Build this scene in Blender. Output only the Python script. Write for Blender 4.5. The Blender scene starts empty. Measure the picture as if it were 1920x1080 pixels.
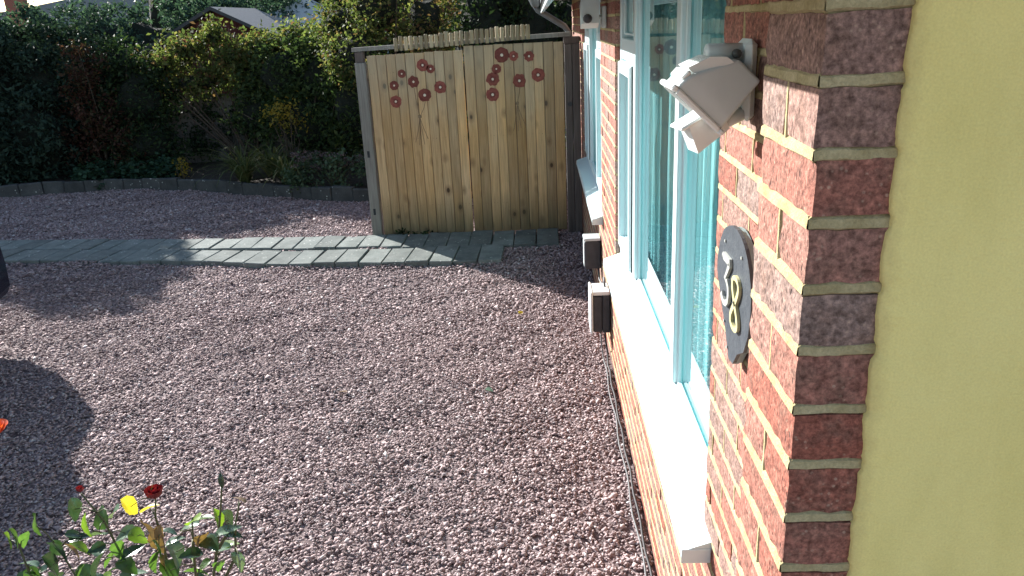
import bpy, bmesh, math, random
import numpy as np
from mathutils import Vector, Matrix

random.seed(7)
rng = np.random.default_rng(7)
scene = bpy.context.scene
COL = scene.collection

# ------------------------------------------------------------------ camera
CAM_H = 2.096
YAW, PIT, ROL = 0.0473, 0.3311, -0.0486
_f = Vector((-math.sin(YAW) * math.cos(PIT), math.cos(YAW) * math.cos(PIT), -math.sin(PIT)))
_r = Vector((math.cos(YAW), math.sin(YAW), 0))
_u = _r.cross(_f)
RIGHT = math.cos(ROL) * _r + math.sin(ROL) * _u
UP = -math.sin(ROL) * _r + math.cos(ROL) * _u
cam_data = bpy.data.cameras.new('camera')
cam = bpy.data.objects.new('camera', cam_data)
COL.objects.link(cam)
cam.matrix_world = Matrix(((RIGHT.x, UP.x, -_f.x, 0), (RIGHT.y, UP.y, -_f.y, 0), (RIGHT.z, UP.z, -_f.z, CAM_H), (0, 0, 0, 1)))
cam_data.sensor_width = 36
cam_data.lens = 1458.33 / 1920 * 36
cam_data.clip_start = 0.02
cam_data.clip_end = 2000
scene.camera = cam

# ------------------------------------------------------------------ light
SUN_EL = math.radians(22.5)
SUN_H = Vector((-0.70, 0.714, 0)).normalized()          # horizontal direction towards the sun
SUN_DIR = Vector((SUN_H.x * math.cos(SUN_EL), SUN_H.y * math.cos(SUN_EL), math.sin(SUN_EL)))
world = bpy.data.worlds.new('World')
scene.world = world
world.use_nodes = True
wn = world.node_tree
sky = wn.nodes.new('ShaderNodeTexSky')
sky.sky_type = 'NISHITA'
sky.sun_disc = False
sky.sun_elevation = SUN_EL
sky.sun_rotation = math.atan2(SUN_H.x, SUN_H.y)
sky.air_density = 0.95
sky.dust_density = 0.35
sky.ozone_density = 0.0
bg = wn.nodes['Background']
bg.inputs['Strength'].default_value = 0.074
wn.links.new(sky.outputs[0], bg.inputs['Color'])
sun_data = bpy.data.lights.new('sun', 'SUN')
sun_data.energy = 5.0
sun_data.angle = math.radians(0.53)
sun_data.color = (1.0, 0.965, 0.925)
sun = bpy.data.objects.new('sun', sun_data)
COL.objects.link(sun)
sun.rotation_euler = (-SUN_DIR).to_track_quat('-Z', 'Y').to_euler()
scene.view_settings.view_transform = 'Standard'
scene.view_settings.look = 'None'
scene.view_settings.gamma = 1
scene.view_settings.use_curve_mapping = False
scene.view_settings.exposure = 1.6
scene.cycles.max_bounces = 8
scene.cycles.transparent_max_bounces = 12
scene.cycles.caustics_reflective = False
scene.cycles.caustics_refractive = False


# ------------------------------------------------------------------ materials
class NT:
    """small node helper"""
    def __init__(self, name):
        self.m = bpy.data.materials.new(name)
        self.m.use_nodes = True
        self.t = self.m.node_tree
        self.p = self.t.nodes['Principled BSDF']
        self.out = self.t.nodes['Material Output']

    def n(self, kind, **kw):
        nd = self.t.nodes.new(kind)
        for k, v in kw.items():
            if k.startswith('i_'):
                nd.inputs[k[2:].replace('_', ' ')].default_value = v
            else:
                setattr(nd, k, v)
        return nd

    def l(self, a, b):
        self.t.links.new(a, b)

    def pos(self, scale=(1, 1, 1)):
        g = self.n('ShaderNodeNewGeometry')
        mp = self.n('ShaderNodeMapping')
        mp.inputs['Scale'].default_value = scale
        self.l(g.outputs['Position'], mp.inputs['Vector'])
        return mp.outputs[0]

    def noise(self, vec, scale, detail=4, rough=0.55):
        nd = self.n('ShaderNodeTexNoise')
        nd.inputs['Scale'].default_value = scale
        nd.inputs['Detail'].default_value = detail
        nd.inputs['Roughness'].default_value = rough
        self.l(vec, nd.inputs['Vector'])
        return nd.outputs['Fac']

    def voro(self, vec, scale, feature='F1'):
        nd = self.n('ShaderNodeTexVoronoi', feature=feature)
        nd.inputs['Scale'].default_value = scale
        self.l(vec, nd.inputs['Vector'])
        return nd.outputs['Distance'], nd.outputs.get('Color')

    def ramp(self, fac, stops, interp='LINEAR'):
        nd = self.n('ShaderNodeValToRGB')
        cr = nd.color_ramp
        cr.interpolation = interp
        while len(cr.elements) < len(stops):
            cr.elements.new(0.5)
        for e, (p, c) in zip(cr.elements, stops):
            e.position = p
            e.color = (*c, 1) if len(c) == 3 else c
        self.l(fac, nd.inputs['Fac'])
        return nd.outputs['Color']

    def mix(self, fac, a, b, mode='MIX'):
        nd = self.n('ShaderNodeMix', data_type='RGBA', blend_type=mode)
        for sock, v in ((nd.inputs[0], fac), (nd.inputs[6], a), (nd.inputs[7], b)):
            if isinstance(v, (int, float)):
                sock.default_value = v
            elif isinstance(v, tuple):
                sock.default_value = (*v, 1)
            else:
                self.l(v, sock)
        return nd.outputs[2]

    def math(self, op, a, b=None):
        nd = self.n('ShaderNodeMath', operation=op)
        for i, v in enumerate((a, b)):
            if v is None:
                continue
            if isinstance(v, (int, float)):
                nd.inputs[i].default_value = v
            else:
                self.l(v, nd.inputs[i])
        return nd.outputs[0]

    def maprange(self, v, a, b, c=0.0, d=1.0):
        nd = self.n('ShaderNodeMapRange')
        self.l(v, nd.inputs[0])
        for i, x in enumerate((a, b, c, d)):
            nd.inputs[i + 1].default_value = x
        return nd.outputs[0]

    def rnd(self):
        """one random number per separate piece: per object, or per island of a joined mesh"""
        a = self.n('ShaderNodeObjectInfo').outputs['Random']
        b = self.n('ShaderNodeNewGeometry').outputs['Random Per Island']
        return self.math('FRACT', self.math('ADD', a, b))

    def bump(self, h, strength=0.4, dist=0.01, normal=None):
        nd = self.n('ShaderNodeBump')
        nd.inputs['Strength'].default_value = strength
        nd.inputs['Distance'].default_value = dist
        self.l(h, nd.inputs['Height'])
        if normal is not None:
            self.l(normal, nd.inputs['Normal'])
        return nd.outputs[0]

    def done(self, color=None, rough=0.8, bump=None, spec=0.3):
        if color is not None:
            if isinstance(color, tuple):
                self.p.inputs['Base Color'].default_value = (*color, 1)
            else:
                self.l(color, self.p.inputs['Base Color'])
        if isinstance(rough, (int, float)):
            self.p.inputs['Roughness'].default_value = rough
        else:
            self.l(rough, self.p.inputs['Roughness'])
        self.p.inputs['Specular IOR Level'].default_value = spec
        if bump is not None:
            self.l(bump, self.p.inputs['Normal'])
        return self.m


def mottled(name, c1, c2, scale=20, rough=0.8, bump=0.3, bscale=120, bdist=0.004, spec=0.3, stretch=(1, 1, 1), rnd_amt=0.0):
    t = NT(name)
    v = t.pos(stretch)
    a = t.noise(v, scale, 6, 0.6)
    c = t.ramp(a, [(0.3, c1), (0.7, c2)])
    if rnd_amt:
        r = t.rnd()
        k = t.maprange(r, 0, 1, 1 - rnd_amt, 1 + rnd_amt)
        cc = t.n('ShaderNodeCombineColor')
        for i in range(3):
            t.l(k, cc.inputs[i])
        c = t.mix(1.0, c, cc.outputs[0], 'MULTIPLY')
    b = t.bump(t.noise(v, bscale, 5, 0.65), bump, bdist)
    return t.done(c, rough, b, spec)


def leaf_mat(name, stops, trans=0.35, rough=0.7, spec=0.12):
    t = NT(name)
    r = t.rnd()
    c = t.ramp(r, stops)
    v = t.pos()
    c = t.mix(0.5, c, t.ramp(t.noise(v, 2.2, 2), [(0.3, (0.55, 0.55, 0.55)), (0.7, (1.25, 1.25, 1.2))]), 'MULTIPLY')
    t.done(c, rough, None, spec)
    tr = t.n('ShaderNodeBsdfTranslucent')
    t.l(t.mix(1.0, c, (1.45, 1.55, 0.9), 'MULTIPLY'), tr.inputs['Color'])
    mx = t.n('ShaderNodeMixShader')
    mx.inputs[0].default_value = trans
    t.l(t.p.outputs[0], mx.inputs[1])
    t.l(tr.outputs[0], mx.inputs[2])
    t.l(mx.outputs[0], t.out.inputs[0])
    return t.m


M = {}


def brick_mat():
    t = NT('brick')
    v = t.pos()
    r = t.rnd()
    base = t.ramp(r, [(0.0, (0.265, 0.094, 0.068)), (0.3, (0.310, 0.142, 0.112)), (0.5, (0.260, 0.164, 0.138)),
                      (0.68, (0.238, 0.178, 0.158)), (0.82, (0.325, 0.178, 0.146)), (1.0, (0.255, 0.086, 0.060))])
    blot = t.noise(v, 28, 5, 0.6)
    c = t.mix(t.maprange(blot, 0.45, 0.78), base, (0.185, 0.112, 0.086))
    fine = t.noise(v, 150, 6, 0.65)
    c = t.mix(1.0, c, t.ramp(fine, [(0.28, (0.62, 0.60, 0.60)), (0.72, (1.35, 1.35, 1.32))]), 'MULTIPLY')
    # pale sandy flecks
    fd, _ = t.voro(v, 120)
    gate = t.maprange(t.noise(v, 45, 3), 0.50, 0.62)
    fl = t.math('MULTIPLY', t.maprange(fd, 0.16, 0.30, 1.0, 0.0), gate)
    c = t.mix(t.math('MULTIPLY', fl, 0.55), c, (0.50, 0.36, 0.27))
    # wire-cut pits, drawn out vertically
    pv = t.pos((1, 1, 0.42))
    pd, _ = t.voro(pv, 125)
    pg = t.maprange(t.noise(v, 30, 3), 0.40, 0.54)
    nx = t.n('ShaderNodeSeparateXYZ')
    t.l(t.n('ShaderNodeNewGeometry').outputs['True Normal'], nx.inputs[0])
    face = t.math('GREATER_THAN', t.math('ABSOLUTE', nx.outputs[0]), 0.7)
    pit = t.math('MULTIPLY', t.math('MULTIPLY', t.maprange(pd, 0.15, 0.28, 1.0, 0.0), pg), face)
    med = t.noise(v, 75, 6, 0.72)
    c = t.mix(1.0, c, t.ramp(med, [(0.34, (0.62, 0.60, 0.58)), (0.5, (1.0, 1.0, 1.0)), (0.66, (1.45, 1.42, 1.38))]), 'MULTIPLY')
    c = t.mix(t.math('MULTIPLY', pit, 0.75), c, (0.055, 0.038, 0.036))
    h = t.math('SUBTRACT', t.math('ADD', t.math('MULTIPLY', fine, 0.6), t.math('MULTIPLY', blot, 0.5)), t.math('MULTIPLY', pit, 0.7))
    return t.done(c, 0.9, t.bump(h, 0.75, 0.004), 0.2)


M['brick'] = brick_mat()


def mortar_mat():
    t = NT('mortar')
    v = t.pos()
    a = t.noise(v, 26, 5, 0.6)
    c = t.ramp(a, [(0.22, (0.36, 0.295, 0.145)), (0.75, (0.58, 0.50, 0.30))])
    f = t.noise(v, 260, 6, 0.7)
    c = t.mix(1.0, c, t.ramp(f, [(0.3, (0.75, 0.75, 0.75)), (0.7, (1.2, 1.2, 1.2))]), 'MULTIPLY')
    return t.done(c, 0.95, t.bump(f, 0.8, 0.004), 0.1)


M['mortar'] = mortar_mat()


def cream_mat():
    t = NT('cream_paint')
    v = t.pos()
    c = t.ramp(t.noise(v, 3.5, 4), [(0.3, (0.89, 0.77, 0.28)), (0.7, (0.92, 0.805, 0.32))])
    c = t.mix(1.0, c, t.ramp(t.noise(v, 380, 3), [(0.3, (0.93, 0.93, 0.93)), (0.7, (1.05, 1.05, 1.05))]), 'MULTIPLY')
    c = t.mix(1.0, c, t.ramp(t.noise(t.pos((1, 1, 0.35)), 9, 6, 0.65), [(0.30, (0.90, 0.90, 0.87)), (0.55, (1.0, 1.0, 1.0)), (0.75, (1.03, 1.03, 1.02))]), 'MULTIPLY')
    sx = t.n('ShaderNodeSeparateXYZ')
    t.l(t.pos(), sx.inputs[0])
    edge = t.math('ADD', sx.outputs[0], t.math('MULTIPLY', t.noise(v, 60, 5, 0.7), -0.03))
    c = t.mix(t.maprange(edge, 0.352, 0.372, 0.40, 0.0), c, (0.50, 0.38, 0.16))
    h = t.math('ADD', t.noise(v, 240, 4), t.math('MULTIPLY', t.noise(v, 22, 4), 2.2))
    return t.done(c, 0.6, t.bump(h, 0.45, 0.004), 0.3)


M['cream'] = cream_mat()


def wood_mat(name, c1, c2, dark, rough=0.8, knots=True, damp=False, rnd_amt=0.15):
    t = NT(name)
    g = t.n('ShaderNodeNewGeometry')
    r = t.rnd()
    off = t.n('ShaderNodeCombineXYZ')
    t.l(t.math('MULTIPLY', r, 37.0), off.inputs[1])
    t.l(t.math('MULTIPLY', r, 11.0), off.inputs[2])
    add = t.n('ShaderNodeVectorMath', operation='ADD')
    t.l(g.outputs['Position'], add.inputs[0])
    t.l(off.outputs[0], add.inputs[1])
    mp = t.n('ShaderNodeMapping')
    mp.inputs['Scale'].default_value = (1, 1, 0.045)
    t.l(add.outputs[0], mp.inputs['Vector'])
    mp2 = t.n('ShaderNodeMapping')
    mp2.inputs['Scale'].default_value = (1, 1, 0.35)
    t.l(add.outputs[0], mp2.inputs['Vector'])
    grain = t.noise(mp.outputs[0], 70, 5, 0.6)
    large = t.noise(mp2.outputs[0], 3.0, 3)
    c = t.mix(t.maprange(large, 0.3, 0.7), c1, c2)
    c = t.mix(1.0, c, t.ramp(grain, [(0.3, (0.72, 0.69, 0.66)), (0.68, (1.15, 1.14, 1.12))]), 'MULTIPLY')
    k = t.maprange(r, 0, 1, 1 - rnd_amt, 1 + rnd_amt)
    cc = t.n('ShaderNodeCombineColor')
    for i in range(3):
        t.l(k, cc.inputs[i])
    c = t.mix(1.0, c, cc.outputs[0], 'MULTIPLY')
    if knots:
        mk = t.n('ShaderNodeMapping')
        mk.inputs['Scale'].default_value = (1, 1, 0.62)
        t.l(add.outputs[0], mk.inputs['Vector'])
        kd, kc = t.voro(mk.outputs[0], 7.5)
        sep = t.n('ShaderNodeSeparateColor')
        t.l(kc, sep.inputs[0])
        on = t.math('GREATER_THAN', sep.outputs[0], 0.30)
        ring = t.math('MULTIPLY', t.maprange(kd, 0.17, 0.32, 1.0, 0.0), on)
        core = t.math('MULTIPLY', t.maprange(kd, 0.09, 0.15, 1.0, 0.0), on)
        c = t.mix(t.math('MULTIPLY', ring, 0.45), c, (0.20, 0.115, 0.055))
        c = t.mix(t.math('MULTIPLY', core, 0.85), c, dark)
    if damp:
        sx = t.n('ShaderNodeSeparateXYZ')
        t.l(g.outputs['Position'], sx.inputs[0])
        wob = t.math('ADD', sx.outputs[2], t.math('MULTIPLY', t.noise(mp.outputs[0], 26, 3), -0.35))
        d = t.maprange(wob, -0.10, 0.30, 0.8, 0.0)
        c = t.mix(d, c, (0.115, 0.105, 0.062))
        gtop = t.maprange(t.math('ADD', sx.outputs[2], t.math('MULTIPLY', large, 0.6)), 1.35, 2.25, 0.0, 0.6)
        c = t.mix(gtop, c, (0.36, 0.335, 0.25))
    return t.done(c, rough, t.bump(grain, 0.35, 0.003), 0.25)


M['gate_wood'] = wood_mat('gate_wood', (0.54, 0.340, 0.150), (0.57, 0.410, 0.235), (0.045, 0.025, 0.016), damp=True, rnd_amt=0.24)
M['grey_wood'] = wood_mat('weathered_grey_wood', (0.19, 0.185, 0.165), (0.29, 0.285, 0.26), (0.04, 0.035, 0.03), knots=False)
M['dark_wood'] = wood_mat('dark_stained_wood', (0.10, 0.085, 0.078), (0.15, 0.13, 0.12), (0.03, 0.03, 0.03), knots=False)
M['fence_wood'] = wood_mat('fence_wood', (0.13, 0.125, 0.12), (0.20, 0.19, 0.18), (0.03, 0.03, 0.03), knots=False)
M['log_wood'] = wood_mat('log_wood', (0.25, 0.205, 0.125), (0.40, 0.34, 0.22), (0.05, 0.03, 0.02), knots=False, rnd_amt=0.38)
M['poppy'] = mottled('poppy_red_paint', (0.150, 0.038, 0.030), (0.285, 0.088, 0.064), 26, 0.8, 0.2, rnd_amt=0.28)
M['poppy_ring'] = mottled('poppy_dark_paint', (0.13, 0.038, 0.03), (0.19, 0.058, 0.045), 60, 0.8, 0.2)
M['poppy_eye'] = mottled('poppy_cream_paint', (0.62, 0.55, 0.42), (0.72, 0.65, 0.52), 60, 0.7, 0.1)
M['etch'] = mottled('etched_brown', (0.18, 0.12, 0.07), (0.30, 0.22, 0.14), 60, 0.9, 0.2)
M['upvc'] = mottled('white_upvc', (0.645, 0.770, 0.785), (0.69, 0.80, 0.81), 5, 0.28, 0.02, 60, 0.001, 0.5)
M['seal'] = mottled('black_rubber_seal', (0.015, 0.02, 0.022), (0.03, 0.035, 0.04), 60, 0.7, 0.05)
M['plastic'] = mottled('pale_grey_plastic', (0.54, 0.62, 0.625), (0.61, 0.69, 0.695), 12, 0.45, 0.05, 200, 0.001, 0.4)
M['plastic_white'] = mottled('white_plastic', (0.72, 0.77, 0.75), (0.78, 0.83, 0.81), 12, 0.4, 0.05, 200, 0.001, 0.4)
M['lens'] = mottled('dark_lens', (0.06, 0.07, 0.07), (0.10, 0.11, 0.11), 12, 0.2, 0.02, 200, 0.001, 0.5)
M['box_dark'] = mottled('charcoal_plastic', (0.045, 0.047, 0.052), (0.07, 0.072, 0.078), 25, 0.6, 0.15, 150, 0.002)
M['slate'] = mottled('slate', (0.042, 0.052, 0.064), (0.070, 0.082, 0.094), 30, 0.45, 0.45, 90, 0.004, 0.4)
M['slate_edge'] = mottled('pale_slate_edge', (0.20, 0.30, 0.31), (0.28, 0.38, 0.39), 30, 0.4, 0.3, 90, 0.003, 0.4)
M['brass'] = mottled('pale_brass_numeral', (0.42, 0.40, 0.20), (0.55, 0.52, 0.30), 60, 0.45, 0.1, 100, 0.001, 0.5)
M['numeral_grey'] = mottled('tarnished_numeral', (0.34, 0.36, 0.33), (0.46, 0.48, 0.44), 60, 0.4, 0.1, 100, 0.001, 0.5)
M['soffit'] = mottled('soffit_board', (0.42, 0.46, 0.47), (0.48, 0.52, 0.53), 6, 0.5, 0.05)
M['gutter'] = mottled('grey_gutter', (0.13, 0.165, 0.19), (0.18, 0.215, 0.24), 10, 0.45, 0.05)
M['tile'] = mottled('roof_tile', (0.20, 0.085, 0.065), (0.30, 0.15, 0.11), 12, 0.85, 0.4, rnd_amt=0.2)
M['interior'] = mottled('room_wall', (0.30, 0.32, 0.32), (0.36, 0.38, 0.38), 4, 0.9, 0.05)
M['cable_black'] = mottled('black_cable', (0.02, 0.02, 0.022), (0.035, 0.035, 0.04), 30, 0.6, 0.05)
M['cable_grey'] = mottled('grey_cable', (0.11, 0.115, 0.12), (0.16, 0.165, 0.17), 30, 0.6, 0.05)


def net_mat():
    t = NT('net_curtain')
    v = t.pos((1, 1, 0.05))
    c = t.ramp(t.noise(v, 40, 3), [(0.3, (0.42, 0.58, 0.60)), (0.7, (0.64, 0.78, 0.79))])
    return t.done(c, 0.9, None, 0.1)


M['net'] = net_mat()


def glass_mat():
    t = NT('window_glass')
    t.t.nodes.remove(t.p)
    fr = t.n('ShaderNodeFresnel')
    fr.inputs['IOR'].default_value = 1.52
    # double glazing reflects a little more than one pane
    k = t.math('MINIMUM', t.math('MULTIPLY', fr.outputs[0], 1.3), 1.0)
    k = t.math('MULTIPLY', k, t.math('SUBTRACT', 1.0, t.n('ShaderNodeNewGeometry').outputs['Backfacing']))
    tr = t.n('ShaderNodeBsdfTransparent')
    tr.inputs['Color'].default_value = (0.78, 0.93, 0.94, 1)
    gl = t.n('ShaderNodeBsdfGlossy')
    gl.inputs['Roughness'].default_value = 0.015
    gl.inputs['Color'].default_value = (0.88, 0.98, 0.98, 1)
    mx = t.n('ShaderNodeMixShader')
    t.l(k, mx.inputs[0])
    t.l(tr.outputs[0], mx.inputs[1])
    t.l(gl.outputs[0], mx.inputs[2])
    t.l(mx.outputs[0], t.out.inputs[0])
    return t.m


M['glass'] = glass_mat()


def gravel_sheet_mat():
    t = NT('gravel_sheet')
    v = t.pos()
    d, c = t.voro(v, 48)
    sep = t.n('ShaderNodeSeparateColor')
    t.l(c, sep.inputs[0])
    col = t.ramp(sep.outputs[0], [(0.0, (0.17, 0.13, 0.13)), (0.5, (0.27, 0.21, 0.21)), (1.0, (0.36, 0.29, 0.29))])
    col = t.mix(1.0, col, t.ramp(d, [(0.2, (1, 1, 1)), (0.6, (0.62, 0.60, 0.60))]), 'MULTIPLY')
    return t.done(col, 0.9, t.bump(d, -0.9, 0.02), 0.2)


M['gravel_sheet'] = gravel_sheet_mat()


def stone_mat():
    t = NT('gravel_stone')
    r = t.rnd()
    c = t.ramp(r, [(0.0, (0.225, 0.168, 0.166)), (0.25, (0.305, 0.232, 0.228)), (0.5, (0.360, 0.275, 0.268)),
                   (0.75, (0.410, 0.320, 0.312)), (0.95, (0.47, 0.385, 0.375)), (1.0, (0.58, 0.54, 0.53))])
    v = t.pos()
    c = t.mix(0.7, c, t.ramp(t.noise(v, 1.1, 3), [(0.3, (0.80, 0.80, 0.82)), (0.7, (1.12, 1.10, 1.10))]), 'MULTIPLY')
    return t.done(c, 0.85, None, 0.2)


M['stone'] = stone_mat()


def slab_mat(name, c1, c2):
    t = NT(name)
    v = t.pos()
    a = t.noise(v, 7, 6, 0.62)
    c = t.ramp(a, [(0.28, c1), (0.72, c2)])
    ld, _ = t.voro(v, 22)
    lg = t.maprange(t.noise(v, 9, 2), 0.52, 0.58)
    c = t.mix(t.math('MULTIPLY', t.maprange(ld, 0.16, 0.24, 1.0, 0.0), lg), c, (0.42, 0.44, 0.40))
    k = t.maprange(t.rnd(), 0, 1, 0.82, 1.15)
    cc = t.n('ShaderNodeCombineColor')
    for i in range(3):
        t.l(k, cc.inputs[i])
    c = t.mix(1.0, c, cc.outputs[0], 'MULTIPLY')
    f = t.noise(v, 130, 6, 0.7)
    c = t.mix(1.0, c, t.ramp(f, [(0.3, (0.75, 0.75, 0.75)), (0.7, (1.2, 1.2, 1.2))]), 'MULTIPLY')
    return t.done(c, 0.9, t.bump(f, 0.5, 0.004), 0.2)


M['slab'] = slab_mat('mossy_concrete', (0.115, 0.135, 0.125), (0.225, 0.245, 0.228))
M['edging'] = slab_mat('dark_edging', (0.05, 0.053, 0.052), (0.10, 0.103, 0.10))
M['soil'] = mottled('soil', (0.035, 0.027, 0.02), (0.07, 0.055, 0.042), 14, 0.95, 0.7, 60, 0.02)
M['bark'] = mottled('bark', (0.06, 0.045, 0.035), (0.13, 0.10, 0.075), 40, 0.95, 0.6, 80, 0.01)
M['shed_red'] = wood_mat('dark_red_boards', (0.085, 0.024, 0.022), (0.12, 0.036, 0.032), (0.03, 0.01, 0.01), knots=False)
M['felt'] = mottled('roofing_felt', (0.16, 0.17, 0.18), (0.22, 0.23, 0.24), 30, 0.9, 0.3)
M['canvas'] = mottled('grey_canvas', (0.40, 0.43, 0.44), (0.47, 0.50, 0.51), 5, 0.8, 0.1)
M['render_pale'] = mottled('far_house_render', (0.45, 0.43, 0.40), (0.52, 0.50, 0.46), 3, 0.9, 0.1)
M['dark_core'] = mottled('dark_core_fill', (0.010, 0.014, 0.010), (0.020, 0.026, 0.017), 12, 1.0, 0.8, 30, 0.04)  # near-black fill for crown cores, inner shade put into the colour
M['conifer'] = leaf_mat('conifer_needles', [(0, (0.018, 0.034, 0.026)), (0.6, (0.030, 0.056, 0.040)), (1, (0.048, 0.082, 0.058))], 0.15)
M['far_conifer'] = leaf_mat('hedge_needles', [(0, (0.030, 0.058, 0.050)), (0.6, (0.050, 0.092, 0.074)), (1, (0.085, 0.14, 0.105))], 0.3)
M['bright'] = leaf_mat('lime_leaves', [(0, (0.050, 0.075, 0.028)), (0.45, (0.100, 0.130, 0.044)), (0.8, (0.165, 0.175, 0.068)), (0.93, (0.18, 0.13, 0.065)), (1, (0.14, 0.065, 0.045))], 0.42)
M['mid'] = leaf_mat('mid_green_leaves', [(0, (0.026, 0.046, 0.020)), (0.6, (0.050, 0.080, 0.032)), (1, (0.095, 0.125, 0.046))], 0.36)
M['darkgreen'] = leaf_mat('dark_evergreen_leaves', [(0, (0.014, 0.026, 0.014)), (0.6, (0.024, 0.044, 0.020)), (1, (0.05, 0.082, 0.03))], 0.25)
M['reddish'] = leaf_mat('reddish_leaves', [(0, (0.05, 0.022, 0.018)), (0.5, (0.075, 0.036, 0.024)), (0.75, (0.045, 0.05, 0.024)), (1, (0.12, 0.065, 0.05))], 0.3)
M['autumn'] = leaf_mat('autumn_leaves', [(0, (0.055, 0.070, 0.026)), (0.5, (0.11, 0.115, 0.04)), (0.8, (0.16, 0.10, 0.05)), (1, (0.18, 0.105, 0.07))], 0.38)
M['yellow'] = leaf_mat('yellow_leaves', [(0, (0.26, 0.19, 0.03)), (0.6, (0.36, 0.27, 0.05)), (1, (0.22, 0.21, 0.05))], 0.3)
M['strap'] = leaf_mat('strap_leaves', [(0, (0.06, 0.085, 0.03)), (0.6, (0.11, 0.13, 0.05)), (1, (0.20, 0.18, 0.085))], 0.3)
M['glaucous'] = leaf_mat('glaucous_leaves', [(0, (0.050, 0.085, 0.05)), (1, (0.10, 0.15, 0.09))], 0.2)
M['sedum_head'] = leaf_mat('dusky_pink_flowers', [(0, (0.13, 0.085, 0.095)), (1, (0.22, 0.16, 0.17))], 0.2)
M['geranium'] = leaf_mat('geranium_leaves', [(0, (0.025, 0.058, 0.036)), (1, (0.05, 0.10, 0.06))], 0.25)


def rose_leaf_mat(name, c1, c2, trans=0.4, rough=0.3):
    t = NT(name)
    v = t.pos()
    c = t.ramp(t.noise(v, 55, 4), [(0.3, c1), (0.7, c2)])
    t.done(c, rough, t.bump(t.noise(v, 130, 3), 0.3, 0.002), 0.55)
    tr = t.n('ShaderNodeBsdfTranslucent')
    t.l(t.mix(1.0, c, (1.7, 1.8, 0.7), 'MULTIPLY'), tr.inputs['Color'])
    mx = t.n('ShaderNodeMixShader')
    mx.inputs[0].default_value = trans
    t.l(t.p.outputs[0], mx.inputs[1])
    t.l(tr.outputs[0], mx.inputs[2])
    t.l(mx.outputs[0], t.out.inputs[0])
    return t.m


M['rose_bright'] = rose_leaf_mat('rose_leaf_bright', (0.10, 0.19, 0.025), (0.17, 0.27, 0.04))
M['rose_green'] = rose_leaf_mat('rose_leaf_green', (0.045, 0.10, 0.03), (0.08, 0.15, 0.045))
M['rose_dark'] = rose_leaf_mat('rose_leaf_dark', (0.022, 0.05, 0.03), (0.04, 0.08, 0.045), 0.2, 0.22)
M['rose_pale'] = rose_leaf_mat('rose_leaf_pale', (0.10, 0.16, 0.11), (0.17, 0.24, 0.17), 0.2, 0.2)
M['rose_yellow'] = rose_leaf_mat('rose_leaf_yellow', (0.42, 0.33, 0.03), (0.55, 0.43, 0.05))
M['rose_brown'] = rose_leaf_mat('rose_leaf_brown', (0.13, 0.085, 0.05), (0.22, 0.13, 0.07), 0.2, 0.6)
M['petal'] = rose_leaf_mat('rose_petal_red', (0.11, 0.005, 0.012), (0.20, 0.010, 0.02), 0.15, 0.5)
M['petal_orange'] = rose_leaf_mat('rose_petal_orange', (0.50, 0.06, 0.02), (0.60, 0.10, 0.03), 0.3, 0.5)
M['stem'] = mottled('rose_stem', (0.06, 0.075, 0.03), (0.11, 0.10, 0.05), 40, 0.6, 0.2)
M['car_paint'] = mottled('dark_blue_car_paint', (0.010, 0.013, 0.026), (0.012, 0.016, 0.032), 2, 0.18, 0.0, 10, 0.001, 0.6)
M['car_glass'] = mottled('dark_car_glass', (0.012, 0.014, 0.016), (0.016, 0.018, 0.02), 2, 0.05, 0.0, 10, 0.001, 0.6)
M['tyre'] = mottled('tyre_rubber', (0.02, 0.02, 0.02), (0.03, 0.03, 0.03), 30, 0.85, 0.2)
M['rim'] = mottled('wheel_rim', (0.40, 0.41, 0.42), (0.46, 0.47, 0.48), 10, 0.3, 0.0, 10, 0.001, 0.6)
M['tail_red'] = mottled('tail_light_red', (0.22, 0.012, 0.012), (0.28, 0.02, 0.02), 20, 0.15, 0.0, 10, 0.001, 0.6)


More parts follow.
